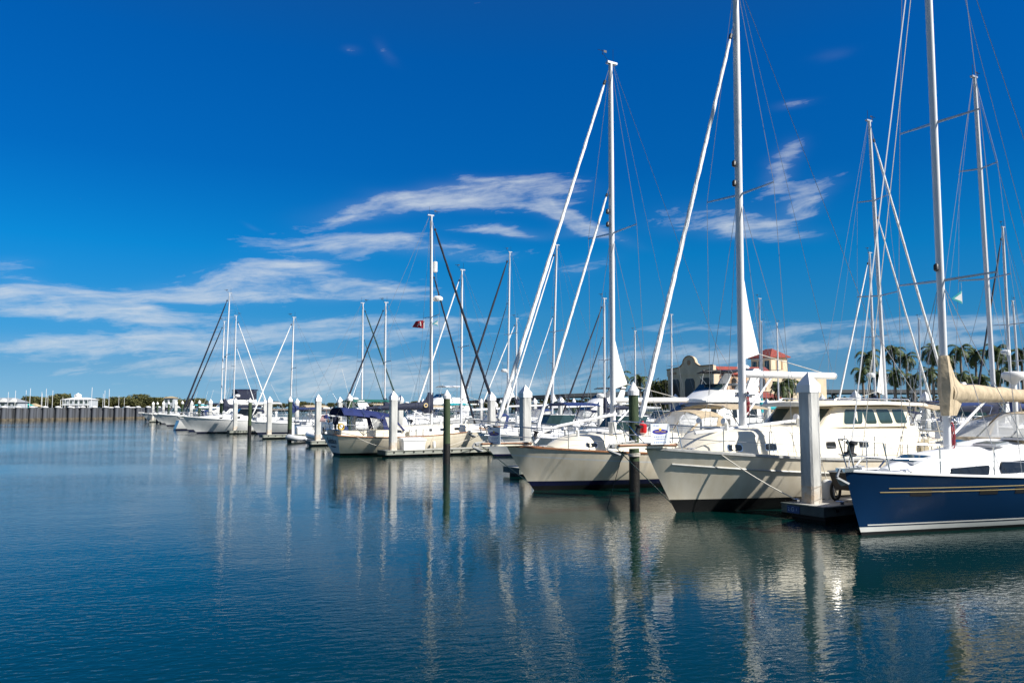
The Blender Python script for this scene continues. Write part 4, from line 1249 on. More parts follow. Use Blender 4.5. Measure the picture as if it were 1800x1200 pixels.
hatch(D, 10.25, 0, 1.50, .55, 'glass_green', tilt=.20); hatch(D, 7.85, .45, 1.80, .45, 'glass_green', tilt=.08); hatch(D, 7.85, -.45, 1.80, .45, 'glass_green', tilt=.08); hatch(D, 6.9, .55, 1.90, .42, 'glass_green')
mastD, onD = rig(D, hD, 8.8, 1.62, 16.2, (LD-.12, 0, 1.42), (-.1, 0, 1.25), dict(hero=True, rake=.05, mw=.09, n=14, jib='bare', jib_top=15.6, spread=[(5.55, 1.18), (9.3, .98), (12.9, .75)], chain=8.4, bz=2.86, bl=5.6, brise=.05, br=.09, cover='canvas_tan', ch=.40, ctop=.95, cbot=.42, split_back=1.1, gear=[('lamp', 5.85), ('winch', 2.3), ('rope', 2.0)], vang=True, wr=.0085))
rails(D, hD, dict(hero=True, nst=6, plen=1.9, rail_aft=1.6))
dodger(D, 4.6, 7.0, 1.20, 1.80, 2.50, 'canvas_tan'); bimini(D, 1.0, 4.2, 1.35, 2.95, 'canvas_tan', 1.2)
cleats(D, hD, (11.2, 6.2, .9)); winches(D, [(3.6, 1.25, 1.62), (3.6, -1.25, 1.62), (5.9, .6, 1.9)])
helm(D, 1.6, 1.0, .5)
for sd in (-1, 1):
    mb = MB(); mb.box((2.4, sd*1.3, 1.28), (3.8, .26, .5)); mb.build('coaming', 'deck_white', D)
# bow anchor and roller on the blue sloop
mb = MB(); mb.tube([(LD-.5, 0, 1.42), (LD+.18, 0, 1.36), (LD+.26, 0, 1.22)], .03, 6); mb.prism([(LD+.26, 0, 1.24), (LD+.02, -.12, 1.10), (LD+.10, 0, 1.07), (LD+.02, .12, 1.10)], (.03, 0, -.03)); mb.build('anchor', 'galvanised', D, smoothit=False)
mb = MB(); mb.box((LD-.1, 0, 1.36), (.5, .22, .08)); mb.build('bow_roller', 'steel', D, smoothit=False)

# --- C: cream sloop lying stern out
LC = 10.7
C_ = thing('sailboat', 'cream sloop lying stern out with navy canopy and a name on its transom', 'sailboat', grid(29.75, -2.55), IN, SAILGROUP)
hC = Hull(LC, 3.55, 1.42, .96, 1.10, rake=.95, tro=.42, tw=.80, est=.80, emid=.22, ebow=.72, full=2.15)
hC.build(C_, 'gel_cream', 'antifoul_black', 'antifoul_black', b0=.05, b1=.13, n=36, sz=.20, sw=.018, stripe='rail_grey', deck='gel_cream_deck', toe='teak', toer=.034)
zc = .98
cabC = Cabin([(3.1, 1.05, zc, 1.50), (4.5, 1.12, zc, 1.52), (6.5, 1.05, zc+.03, 1.56), (7.8, .86, zc+.12, 1.58), (8.6, .62, zc+.2, 1.56), (9.0, .4, zc+.28, 1.40)], r=.12, tumble=.90)
cC = cabC.build('cabin', 'gel_cream_deck', C_)
portlights(hC, cabC, cC, (3.6, 4.55, 5.48, 6.35, 7.3), vary(1.27, 1.36, 3.6, 7.3), .34, .12)
mastC, onC = rig(C_, hC, 6.06, 1.55, 13.95, (LC-.02, 0, 1.55), (.2, 0, 1.2), dict(hero=True, rake=.10, mw=.11, n=12, jib='uv_navy', jr=.095, jib_top=13.6, stay2=(10.6, LC-1.7, 1.45), jr2=.07, spread=[(7.9, 1.15)], swept=False, bz=2.55, bl=4.1, brise=.0, br=.08, cover='canvas_navy', ch=.46, ctop=.92, cbot=.30, split_back=1.1, gear=[('reflector', 10.9), ('radar', 9.0), ('winch', 2.3)], wr=.008))
rails(C_, hC, dict(hero=True, nst=5, plen=1.6, rail_aft=1.6))
bimini(C_, .35, 2.65, 1.30, 2.62, 'canvas_royal', 1.1, camber=.42, slope=-.26, flat=3.5); dodger(C_, 2.5, 3.95, 1.18, 1.30, 2.28, 'canvas_royal')
text_obj('boat_name', 'Solstice', .50, 'letter_navy', C_, (-.012+.42*(1-.78/1.10), 0, .78), (math.pi/2+math.atan(.42/1.1), 0, -math.pi/2), shear=.35, sx=1.0)
text_obj('home_port', 'BRADENTON', .13, 'letter_navy', C_, (-.012+.42*(1-.46/1.10), 0, .46), (math.pi/2+math.atan(.42/1.1), 0, -math.pi/2), sx=1.0)
for sd in (-1, 1):
    mb = MB(); mb.box((1.7, sd*1.15, 1.15), (2.9, .22, .42)); mb.build('coaming', 'gel_cream_deck', C_)
helm(C_, 1.2, .95, .40)
mb = MB(); mb.loft([[(5.62+.13*math.cos(a), y, 2.72+.13*math.sin(a)) for a in [2*math.pi*i/18 for i in range(18)]] for y in (-.215, -.200)])
em = mb.build('round_emblem', 'cove_gold', C_, smoothit=False)
mb = MB(); mb.loft([[(5.62+.08*math.cos(a), y, 2.72+.06*math.sin(a)) for a in [2*math.pi*i/18 for i in range(18)]] for y in (-.225, -.214)]); mb.build('emblem_eye', 'letter_navy', em, smoothit=False)
cowl_vents(A, [(8.9, .45, 2.06), (8.9, -.45, 2.06), (6.6, .8, 2.16)]); cowl_vents(Bb, [(8.45, .35, 1.70), (8.45, -.35, 1.70), (5.9, .7, 1.76)]); cowl_vents(C_, [(6.9, .5, 1.58), (6.9, -.5, 1.58), (8.3, 0, 1.58)])
hatch(C_, 7.6, 0, 1.64, .45)
mb = MB(); mb.tube([(.22+.16*math.cos(a), -1.22, 1.58+.16*math.sin(a)) for a in [2*math.pi*i/18 for i in range(19)]], .035, 6, cap=False); mb.tube([(.25+.14*math.cos(a), -1.25, 1.56+.15*math.sin(a)) for a in [2*math.pi*i/18 for i in range(19)]], .03, 6, cap=False); mb.build('hose_coil', 'yellow', C_)
mb = MB(); mb.lathe([(.12, 0), (.16, .10), (.16, .42), (.12, .55), (.02, .58)], (.55, -.95, 1.05), 10); mb.build('blue_bag', 'canvas_blue', C_)
mb = MB()
for i in range(3): mb.box((4.3+i*.42, -1.30, 1.22), (.34, .16, .38))
mb.build('jerry_can', 'gel_white', C_)
# barbecue, stern gear
mb = MB(); mb.lathe([(.02, -.18), (.18, -.12), (.2, 0), (.17, .10), (.02, .15)], (.25, .9, 1.95), 10); mb.build('stern_grill', 'steel', C_)
mw = C_.matrix_basis
def on_boat(b, x, y, z): return b.matrix_basis @ Vector((x, y, z))
for o in list(bpy.data.objects): pass
bpy.context.view_layer.update()
def wp(b, x, y, z): return b.matrix_world @ Vector((x, y, z))
# outboard motor on the stern rail
ob = thing('outboard_motor', 'small outboard motor under a navy cover on the stern rail of the cream sloop', 'outboard motor', wp(C_, .15, -.55, 1.72), IN)
mb = MB(); mb.lathe([(.10, -.05), (.15, 0), (.16, .25), (.13, .36), (.02, .40)], (0, 0, 0), 10); mb.build('cowl_cover', 'canvas_navy', ob)
mb = MB(); mb.box((0, 0, -.3), (.10, .08, .55)); mb.box((-.04, 0, -.62), (.2, .05, .16)); mb.build('shaft', 'black_plastic', ob)
# flag colours
def flag(name, label, corners, matl, extra=None, cat='flag', n=10, wave=.05):
    """corners: hoist top, hoist bottom, fly bottom, fly top (world)"""
    a, b, c, d = [Vector(q) for q in corners]
    nrm = (d-a).cross(b-a).normalized()
    g = []
    for i in range(n+1):
        u = i/n; g.append([a.lerp(d, u).lerp(b.lerp(c, u), v/4)+nrm*wave*math.sin(u*7)*u for v in range(5)])
    t = thing(name, label, cat, a)
    g = [[p-a for p in row] for row in g]
    mb = MB(); mb.sheet(g, .006); mb.build('cloth', matl, t)
    return t, nrm
h0 = wp(C_, 5.9, .72, 7.78)
pos = h0; left = Vector((-1, .05, 0))
fl, nr = flag('flag', 'crimson flag with a white script letter A flying under the spreader of the cream sloop', [pos, pos+Vector((.0, 0, -.50)), pos+left*.74+Vector((0, 0, -.42)), pos+left*.52+Vector((0, 0, -.06))], 'flag_red', wave=.02)
text_obj('letter', 'A', .42, 'flag_white', fl, (-.32, -.035, -.26), (math.pi/2, 0, 0), shear=.3)
mb = MB(); mb.box((-.03, 0, -.25), (.05, .012, .5)); mb.build('hoist_band', 'flag_white', fl, smoothit=False)
wire('halyard', (0, 0, 0), Vector(wp(C_, 6.0, .80, 7.93))-Vector(pos), .008, 'rope', fl)
def burgee(label, pos, w, h):
    t = thing('burgee', label, 'pennant', pos)
    mb = MB(); mb.prism([(0, 0, 0), (0, 0, -h), (-w, .03, -h*.6)], (0, .006, 0)); mb.build('cloth', 'flag_white', t, smoothit=False)
    mb = MB(); mb.prism([(0, -.004, 0), (-w, .026, -h*.6), (-w*.85, .02, -h*.66), (-.03, -.004, -h*.22)], (0, .014, 0)); mb.prism([(0, -.004, -h), (-w, .026, -h*.6), (-w*.85, .02, -h*.54), (-.03, -.004, -h*.80)], (0, .014, 0)); mb.build('border', 'canvas_teal', t, smoothit=False)
    wire('halyard', (0, 0, 0), (0, .02, .35), .006, 'rope', t)
    return t
burgee('small white pennant with teal border right of the mast of the navy canopy sloop', wp(C_, 6.05, -.86, 7.65), .36, .36)
# ensign at the stern of C
us = thing('ensign', 'striped ensign furled on a staff at the stern of the navy canopy sloop', 'flag', wp(C_, -.05, -.25, 1.75))
mb = MB(); mb.tube([(0, 0, -.4), (-.25, 0, .75)], .014, 6); mb.build('staff', 'teak', us)
mb = MB()
for i in range(7): mb.box((-.30-.02*i, -.0+.03*math.sin(i), .42-.055*i), (.32, .02, .028))
mb.build('red_stripe', 'flag_red', us, smoothit=False)
mb = MB()
for i in range(6): mb.box((-.31-.02*i, .03*math.sin(i+.5), .392-.055*i), (.31, .018, .028))
mb.build('white_stripe', 'flag_white', us, smoothit=False)
mb = MB(); mb.box((-.22, -.005, .36), (.15, .05, .19)); mb.build('canton', 'flag_blue', us, smoothit=False)

# signs, fender, lines on A and B
rzs = OUT-math.pi/2  # sign face outward: looks along the bow
def sign_on(b, hull, x, y, z, label, turn):
    p = wp(b, x, y, z); return for_sale_sign(p, turn, label)
sign_on(A, hA, LA-.10, .42, 1.62+.36, 'white board with a blue oval and gold sun on the bow rail of the motorsailer', .35)
sign_on(Bb, hB, LB+.62, .30, 1.42+.34, 'shaded white board with a blue oval on the bow rail of the cream sloop', -.75)
p = hA.rim(6.9, 1, 0, 0)
fp = wp(A, p.x, p.y+.16, .02)
fender(fp, .17, .78, 'white fender hanging against the cream hull left of the big concrete pile', wp(A, p.x, p.y, p.z))
pb = hC.rim(5.4, -1, 0, 0)
fender(wp(C_, pb.x, pb.y-.10, .30), .09, .42, 'small white fender on the side of the navy canopy sloop', wp(C_, pb.x, pb.y, pb.z))
def line(label, a, b, r=.013, sag=.1, matl='rope', group='mooring lines'):
    a, b = Vector(a), Vector(b)
    pts = [a.lerp(b, i/14)-a-Vector((0, 0, sag*4*(i/14)*(1-i/14))) for i in range(15)]
    mb = MB(); mb.tube(pts, r, 5); o = mb.build('mooring_line', matl, None, a); return tag(o, label, 'rope', group)
ec = hA.rim(9.7, 1, .05, .02)
line('white mooring line slanting down the cream motorsailer bow to the numbered dock', wp(A, ec.x, ec.y, ec.z), grid(.45, -.25, .42), .014, .06)
ec = hD.rim(11.2, 1, .05, .0)
e2 = hD.rim(6.2, 1, .05, .0)
line('pale slack line looped along the side of the blue sloop', wp(D, ec.x, ec.y, ec.z), wp(D, e2.x, e2.y+.02, e2.z), .013, .30)
line('dark bobstay line from the motorsailer bow down into the water', wp(A, LA+.7, 0, 1.6), grid(4.2, -3.1, -.1), .008, .02, 'rope_dark')
eb = hB.rim(9.9, 1, .05, .02)
line('white mooring line hanging between the cream sloop and the green pile', wp(Bb, eb.x-3.5, eb.y+.4, 1.2), grid(6.79, -.02, 1.15), .014, .35)
e3 = hC.rim(10.0, -1, .05, .02)
line('thin mooring line sloping from the navy canopy sloop bow to the finger pier', wp(C_, e3.x, e3.y, e3.z), grid(27.6, 3.2, .36), .012, .1)
e4 = hC.rim(.9, -1, .05, .02)
line('white line from the navy canopy sloop stern to the finger pier', wp(C_, e4.x, e4.y, e4.z), grid(27.6, .4, .4), .012, .15)
# rope turns on the green pile
mb = MB()
for i in range(3):
    mb.tube([(.18*math.cos(a), .205*math.sin(a), .03*i+.012*math.sin(a+i)) for a in [2*math.pi*q/18 for q in range(19)]], .016, 5, cap=False)
tag(mb.build('rope_turns', 'rope', None, grid(6.79, -.05, 1.12)), 'white rope wrapped round the nearest green mooring pile', 'rope')

# dock cart on the near finger
dc = thing('dock_cart', 'black two wheeled dock cart parked behind the big concrete pile', 'cart', grid(-.20, 1.15, .338), HN+.2)
mb = MB(); mb.loft([[(-.48, -.28, .30), (.40, -.28, .26), (.40, .28, .26), (-.48, .28, .30)], [(-.60, -.36, .74), (.58, -.36, .70), (.58, .36, .70), (-.60, .36, .74)]]); mb.build('tub', 'black_plastic', dc, smoothit=False)
mb = MB(); mb.tube([(-.61, -.37, .745), (.59, -.37, .705), (.59, .37, .705), (-.61, .37, .745), (-.61, -.37, .745)], .022, 6); mb.build('rim', 'alu_grey', dc)
for sd in (-1, 1):
    mb = MB()
    for q in range(1): mb.tube([(-.15+.23*math.cos(a), sd*.42, .25+.23*math.sin(a)) for a in [2*math.pi*i/20 for i in range(21)]], .035, 6, cap=False)
    w = mb.build('wheel', 'rubber', dc)
    mb = MB()
    for k in range(6):
        a = math.pi*k/3; mb.tube([(-.15, sd*.42, .25), (-.15+.21*math.cos(a), sd*.42, .25+.21*math.sin(a))], .010, 4)
    mb.build('spokes', 'alu_grey', w)
mb = MB(); mb.tube([(.35, -.3, .65), (1.0, -.3, .95), (1.1, -.2, 1.0), (1.1, .2, 1.0), (1.0, .3, .95), (.35, .3, .65)], .02, 6); mb.build('handle', 'alu_grey', dc)
mb = MB(); mb.box((.38, 0, .13), (.05, .3, .26)); mb.build('front_leg', 'black_plastic', dc, smoothit=False)
# cleats on the near finger
for q, (a_, s_) in enumerate(((.42, -.15), (-.42, .35), (-.42, 5.0), (.42, 5.0))):
    mb = MB(); mb.box((0, 0, .03), (.09, .05, .06)); mb.tube([(-.15, 0, .075), (.15, 0, .075)], .018, 6)
    tag(mb.build('dock_cleat', 'steel', None, grid(a_, s_, .338)), 'small metal cleat on the numbered dock, %s' % ['left of the pile foot', 'right of the pile foot', 'beyond the cart on the right', 'beyond the cart on the left'][q], 'cleat')
# ------------------------------------------------------------------ the rest of the fleet
# front row, further along
cruiser_sail(395, 515, 78.9, OUT, 'tall sloop at the left with a dark blue furled jib reaching its masthead', pxtop=403, L=11.5, jib='uv_navy', cover='canvas_navy', dod='canvas_navy', gear=[('lamp', .5)], mx=7.0, jr=.10)
cruiser_sail(390, 565, 87.0, OUT, 'smaller sloop at the left with a short dark furled jib and navy boom cover', pxtop=394, L=10.5, jib='uv_navy', cover='canvas_navy', mx=6.3, jr=.09, clew=None)
cruiser_sail(412, 555, 84.0, IN, 'white sloop at the left with a thick mast and two white furled sails leaning right', pxtop=415, L=10.5, jib='sail_white', jib2='sail_white', cover=None, gear=[('radar', .24)], mx=6.0, dod='canvas_blue')
cruiser_sail(512, 558, 65.6, OUT, 'white sloop alone between the left masts with a white furled jib leaning left', pxtop=516, L=9.8, cover='canvas_blue', dod=None, mx=5.9)
cruiser_sail(637, 533, 57.3, IN, 'white sloop with a dark green furled jib sloping to the right', pxtop=638, L=10.2, jib='uv_green', jib2='uv_green', cover=None, dod=None, bim='canvas_tan', mx=5.9, jr=.09)
cruiser_sail(677, 532, 51.8, OUT, 'white sloop with a dark furled jib sloping to the left and a beige bimini', pxtop=678, L=10.0, jib='uv_navy', cover='canvas_navy', bim='canvas_tan', dod=None, mx=5.8, jr=.085)
cruiser_sail(811, 475, 38.3, OUT, 'white sloop with a slim white furled jib behind the navy canopy sloop', pxtop=812, L=9.8, cover=None, clew=(1.2, .4, 3.2), mx=5.8, dod='canvas_blue')
# back row
cruiser_sail(892, 443, 51.8, OUT, 'large sloop with two dark blue furled sails crossing the others', pxtop=896, L=12.8, jib='uv_navy', jib2='uv_navy', cover=None, clew=(2.0, .7, 3.4), gear=[('radar', .30)], mx=7.4, jr=.12, dod='canvas_blue')
cruiser_sail(907, 560, 57.0, OUT, 'white sloop half hidden behind the concrete pile with the thin distant mast', pxtop=908, L=11.0, cover='canvas_navy')
cruiser_sail(970, 430, 43.4, OUT, 'white sloop with a white furled jib rising behind the near concrete pile', pxtop=979, L=12.0, cover=None, clew=(.8, .4, 3.0), dod='canvas_navy', mx=7.2, jr=.09)
cruiser_sail(1062, 525, 38.2, OUT, 'white sloop with a thin dark furled jib seen between the two cream boats', pxtop=1062, L=10.5, jib='uv_navy', jib2='uv_navy', cover='canvas_navy', gear=[('radar', .25)])
pS = cruiser_sail(1556, 217, 11.3, IN, 'cream sloop, bow away, with a raked mast and two pale furled headsails', pxtop=1524, L=11.5, paint='gel_cream', anti='antifoul_black', stripe='teak', jib='sail_white', jib2='sail_white', cover=None, clew=(2.6, .55, 3.2), spread=2, deck='gel_cream_deck', toe='teak', mx=5.6, jr=.075, mm='alu')
sS = cruiser_sail(1746, 140, 5.3, IN, 'maroon hulled sloop behind the blue boat with a very tall raked mast', pxtop=1709, L=11.2, paint='maroon_paint', jib=None, cover='canvas_navy', spread=2, bim='canvas_blue', dod=None, mx=5.2, gear=[])
# third row
cruiser_sail(968, 545, 70.6, OUT, 'far white sloop whose short mast stands just left of the near forestay', pxtop=975, L=11.0, cover='canvas_navy')
cruiser_sail(1116, 582, 57.0, OUT, 'far white sloop whose bare mast rises above the green mooring pile', pxtop=1116, L=10.0, jib=None, cover='canvas_grey', dod=None)
cruiser_sail(1180, 553, 51.8, OUT, 'far white sloop with a bare mast left of the Spanish style building', pxtop=1180, L=10.5, jib=None, cover='canvas_blue')
cruiser_sail(1336, 525, 38.2, OUT, 'far sloop with a slim grey mast right behind the white clew of the motorsailer', pxtop=1335, L=10.5, jib=None, mm='alu_grey', cover='canvas_teal', dod=None)
cruiser_sail(1367, 568, 51.8, IN, 'far sloop with a short white mast in front of the red roofed tower', pxtop=1366, L=10.0, jib=None, cover='canvas_navy', s=58, dod=None)
cruiser_sail(1376, 565, 57.0, IN, 'far sloop with a grey mast just right of the red roofed tower', pxtop=1374, L=10.0, jib=None, mm='alu_grey', cover='canvas_blue', s=61, dod=None)
cruiser_sail(1537, 445, 24.5, OUT, 'white sloop with a plain mast behind the raked mast on the right', pxtop=1528, L=11.5, jib='sail_white', cover='canvas_navy', dod='canvas_navy', gear=[('radar', .3)])
cruiser_sail(1776, 400, 16.3, OUT, 'white sloop near the right edge with a dark furled jib and mast radar', pxtop=1762, L=11.5, jib='uv_navy', cover='canvas_blue', gear=[('radar', .38)])
cruiser_sail(1783, 530, 24.5, IN, 'far sloop at the right edge with a short white mast', pxtop=1778, L=10.5, jib=None, cover='canvas_navy', s=57)
cruiser_sail(1690, 560, 33.0, OUT, 'far white sloop with grey boom cover in front of the palms', L=10.0, jib=None, cover='canvas_grey', s=56, mm='alu_grey')
# small cabin sloop tucked behind the near pile
motor_yacht(grid(16.6, 2.2+8.6), OUT, 'low white cruiser tucked in right behind the near cream sloop', L=8.6, arch=False, bim=None)

# motor boats
motor_yacht(grid(71.6, -4.2+10.9), OUT, 'white sedan cruiser with a dark window band in front of the left masts', L=10.9, bim='gel_white', arch=False, enclosure=True, stripe='gel_white')
motor_yacht(grid(98, 11.3), OUT, 'flybridge motor yacht with a dark navy enclosure at the far left', L=11.6, fly=True, bim='canvas_navy', enclosure=True, canvas='canvas_navy', arch=False)
motor_yacht(grid(106, -2.6+10.5), OUT, 'white express cruiser with a sharp white bow, third from the breakwater', L=10.5, bim='canvas_navy')
motor_yacht(grid(111.6, 8.6), OUT, 'white express cruiser with a bare arch, second from the breakwater', L=10, bim=None)
motor_yacht(grid(119.6, 8), OUT, 'white express cruiser with teal canvas at the far left', L=9.5, bim='canvas_teal')
motor_yacht(grid(128, 8.6), OUT, 'small white cruiser with blue canvas at the far left', L=9.5, bim='canvas_blue')
motor_yacht(grid(137, -1.6+10), OUT, 'leftmost cruiser with a dark blue lower hull near the breakwater', L=10.0, paint='gel_white', boot='blue_paint', stripe='blue_paint', bim=None)
motor_yacht(grid(43.8, 1.6), IN, 'white cruiser with a green bimini, stern towards the inflatable', L=11.4, bim='canvas_green', stripe='gel_white')
motor_yacht(grid(62.2, 23.8), OUT, 'white cruiser with a teal bimini behind the left sloops', L=9.5, bim='canvas_teal')
motor_yacht(grid(78.4, 24.5), OUT, 'white cruiser behind the left masts with a black bimini', L=10.5, bim='canvas_black')
motor_yacht(grid(84.4, 24), OUT, 'white cruiser with a tan bimini far behind the left masts', L=10, bim='canvas_tan')
motor_yacht(grid(92.2, 24.6), OUT, 'white cruiser with a green cover far behind the left boats', L=10, bim='canvas_green', arch=False)
motor_yacht(grid(24.2, 3.4+8.6), OUT, 'white open cruiser with blue canvas behind the near concrete pile', L=8.4, bim='canvas_blue', arch=False)
motor_yacht(grid(70.6, 24.5), OUT, 'white express cruiser with a plain arch behind the left masts', L=10.0, bim=None)
motor_yacht(grid(65.2, 26), OUT, 'white flybridge yacht with a hard top behind the navy canopy sloop', L=11, fly=True, bim='gel_white', arch=False)
motor_yacht(grid(30.2, 26), OUT, 'white cruiser with blue canvas between the dark crossing headsails', L=9.8, bim='canvas_blue')
motor_yacht(grid(24.4, 26.2), OUT, 'large white flybridge yacht with dark windows in front of the Spanish style building', L=11.8, fly=True, bim='canvas_black', boot='boot_navy', win='glass_dark')
motor_yacht(grid(16.4, 25.6), OUT, 'white cruiser with a blue covered arch behind the motorsailer wheelhouse', L=10.2, bim='canvas_blue')
motor_yacht(grid(65, 47.5), OUT, 'far white flybridge yacht seen under the bridge', L=11.5, fly=True, bim='canvas_black')
motor_yacht(grid(43.6, 47), OUT, 'far white flybridge yacht with a pale awning left of the building', L=11, fly=True, bim='canvas_grey')
motor_yacht(grid(30, 47), OUT, 'far white cruiser with a teal cover right of the building', L=10.5, bim='canvas_teal')
motor_yacht(grid(32.6, 58), IN, 'far white flybridge yacht among the right masts', L=11, fly=True, bim='canvas_navy')
motor_yacht(grid(20.2, 46.5), OUT, 'white express cruiser with a slanted arch and navy cover left of the tan sail cover', L=10.5, bim='canvas_navy')
motor_yacht(grid(11, 46), OUT, 'far white cruiser with blue canvas at the right edge', L=10.5, bim='canvas_blue')

# tall radar post behind the blue boat
post = thing('radar_post', 'white radar dome on a post rising behind the tan sail cover', 'radar', grid(2.6, 17.5, 1.2))
post.location = grid(.2, 9.3, .335)
rp = post
mb = MB(); mb.tube([(0, 0, 0), (0, 0, 3.0)], .075, 10); mb.build('post', 'gel_white', rp)
mb = MB(); mb.lathe([(.08, 2.98), (.13, 3.06), (.30, 3.16), (.325, 3.24), (.32, 3.32), (.27, 3.36), (.02, 3.38)], n=20); mb.build('dome', 'gel_white', rp, ang=50)

# inflatable dinghies
def dinghy(label, loc, rz, L=3.0, matl='hypalon_grey', motor=True):
    t = thing('inflatable_dinghy', label, 'dinghy', loc, rz, 'inflatable dinghies')
    r = .2; w = .62
    pts = [(-L/2-.12, -w, .20), (-L/2+.2, -w, .22), (L*.18, -w, .24), (L*.36, -w*.8, .30), (L*.46, -w*.42, .38), (L*.5, 0, .42), (L*.46, w*.42, .38), (L*.36, w*.8, .30), (L*.18, w, .24), (-L/2+.2, w, .22), (-L/2-.12, w, .20)]
    mb = MB(); mb.tube(pts, [.09]+[r]*9+[.09], 10); mb.build('tube', matl, t)
    mb = MB(); mb.loft([[(-L/2+.25, -w, .10), (-L/2+.25, w, .10), (-L/2+.25, w, .16), (-L/2+.25, -w, .16)], [(L*.4, -w*.5, .18), (L*.4, w*.5, .18), (L*.4, w*.5, .24), (L*.4, -w*.5, .24)]]); mb.build('floor', 'grey_paint', t, smoothit=False)
    mb = MB(); mb.box((-L/2+.25, 0, .32), (.05, w*1.7, .42)); mb.build('transom', 'gel_white', t, smoothit=False)
    mb = MB(); mb.box((0, 0, .40), (.24, w*2.0, .03)); mb.build('seat', 'teak', t, smoothit=False)
    if motor:
        mb = MB(); mb.lathe([(.08, 0), (.13, .05), (.14, .22), (.08, .32), (.01, .34)], (-L/2+.1, 0, .55), 10); mb.box((-L/2+.12, 0, .25), (.1, .08, .6)); mb.build('outboard', 'black_plastic', t)
    return t
dinghy('grey inflatable dinghy floating between two concrete piles left of the cream sloop', grid(47.0, 1.2), OUT+.35, 3.3, 'hypalon_grey', False)
dv = dinghy('white inflatable dinghy lying on the stern platform of the green bimini cruiser', grid(43.8, 1.1, .33), HN+math.pi/2, 2.8, 'gel_white', True)
dinghy('small white inflatable with a dark outboard beside the finger under the navy canopy sloop bow', grid(25.7, 6.4), HN+.9, 2.2, 'gel_white', True)

# life ring, dock boxes, power pedestals
def pedestal(label, loc):
    t = thing('power_pedestal', label, 'power pedestal', loc, HN, 'power pedestals on the walkways')
    mb = MB(); mb.loft([[(-.12, -.12, 0), (.12, -.12, 0), (.12, .12, 0), (-.12, .12, 0)], [(-.1, -.1, .85), (.1, -.1, .85), (.1, .1, .85), (-.1, .1, .85)], [(-.13, -.13, .87), (.13, -.13, .87), (.13, .13, 1.0), (-.13, .13, 1.0)]]); mb.build('body', 'gel_white', t, smoothit=False)
    mb = MB(); mb.box((-.115, 0, .6), (.03, .12, .16)); mb.build('socket_panel', 'grey_paint', t, smoothit=False)
for i, (a, s) in enumerate(((12.6, 12.4), (28, 12.4), (39.9, 1.6), (53.4, 1.8), (41.5, 12.4), (55, 12.4), (68, 12.4))):
    pedestal(['white power post on the walkway behind the near cream sloop', 'white power post on the walkway behind the navy canopy sloop bow', 'white power post on the finger beside the inflatable', 'white power post on the finger left of the inflatable', 'white power post on the walkway, third from the right', 'white power post on the walkway, fourth from the right', 'white power post on the walkway, fifth from the right'][i], grid(a, s, .34))
def dock_box(label, loc):
    t = thing('dock_box', label, 'dock box', loc, HN, 'white dock boxes on the fingers')
    mb = MB(); mb.loft([[(-.6, -.28, 0), (.6, -.28, 0), (.6, .28, 0), (-.6, .28, 0)], [(-.64, -.33, .48), (.64, -.33, .48), (.64, .33, .48), (-.64, .33, .48)]]); mb.build('bin', 'gel_white', t, smoothit=False)
    mb = MB(); mb.loft([[(-.67, -.36, .49), (.67, -.36, .49), (.67, .36, .49), (-.67, .36, .49)], [(-.66, -.35, .58), (.66, -.35, .56), (.62, .30, .66), (-.62, .30, .66)]]); mb.build('lid', 'gel_white', t, smoothit=False)
for i, (a, s) in enumerate(((40.75, 3.2), (27.0, 1.15), (54.3, 3.0), (67.9, 3.5))):
    dock_box(['white dock box on the finger beside the inflatable', 'white dock box on the finger in front of the navy canopy sloop', 'white dock box on the finger beyond the inflatable', 'white dock box on the finger in front of the sedan cruiser'][i], grid(a, s, .335))

# burgee under the left spreader of the raked sloop
bpy.context.view_layer.update()
zb_ = [max((o.matrix_world @ Vector(v)).z for v in o.bound_box) for o in sS.children_recursive if o.name.startswith('spreader')]
sp_tip = [o for o in sS.children_recursive if o.name.startswith('spreader')]
low = sorted(sp_tip, key=lambda o: max((o.matrix_world @ Vector(v)).z for v in o.bound_box))[:2]
left = min(low, key=lambda o: min((o.matrix_world @ Vector(v)).x for v in o.bound_box))
pts_ = [left.matrix_world @ v.co for v in left.data.vertices]; tip_ = min(pts_, key=lambda p: p.x)
burgee('small white pennant with teal border hanging between the right masts', tip_+Vector((.12, 0, -.42)), .45, .58)
# ------------------------------------------------------------------ background: breakwater, far shore, bridge, building, trees
# breakwater of sheet piles with white caps
BW0, BW1 = Vector((-99.5, 146, 0)), Vector((-83.0, 181, 0))
bd = (BW1-BW0).normalized(); bn = Vector((bd.y, -bd.x, 0))
wall = thing('breakwater', 'long grey sheet pile breakwater closing the marina at the left', 'breakwater', BW0)
def bw_pt(s, o, z): return bd*s+bn*o+Vector((0, 0, z))
LW = (BW1-BW0).length+14; S0 = -26
mb = MB(); pts = []; s = S0; i = 0
while s < LW:
    pts += [(s, 0.0), (s+.32, 0.0), (s+.46, .22), (s+.78, .22)]; s += .92
prof = [bw_pt(a, o, 0) for a, o in pts]
rings = [[p+Vector((0, 0, z)) for p in prof] for z in (.36, 2.3)]
mb.loft(rings, closed=False, cap=False); mb.build('sheet_wall', 'sheet_pile', wall, fix=False, smoothit=False)
mb = MB(); mb.loft([[p+bn*.03+Vector((0, 0, z)) for p in prof] for z in (-.6, .37)], closed=False, cap=False); mb.build('wet_foot', 'sheet_foot', wall, fix=False, smoothit=False)
mb = MB(); mb.prism([bw_pt(S0, -.05, 2.28), bw_pt(LW, -.05, 2.28), bw_pt(LW, -.9, 2.28), bw_pt(S0, -.9, 2.28)], (0, 0, .1)); mb.build('coping', 'sheet_pile', wall, smoothit=False)
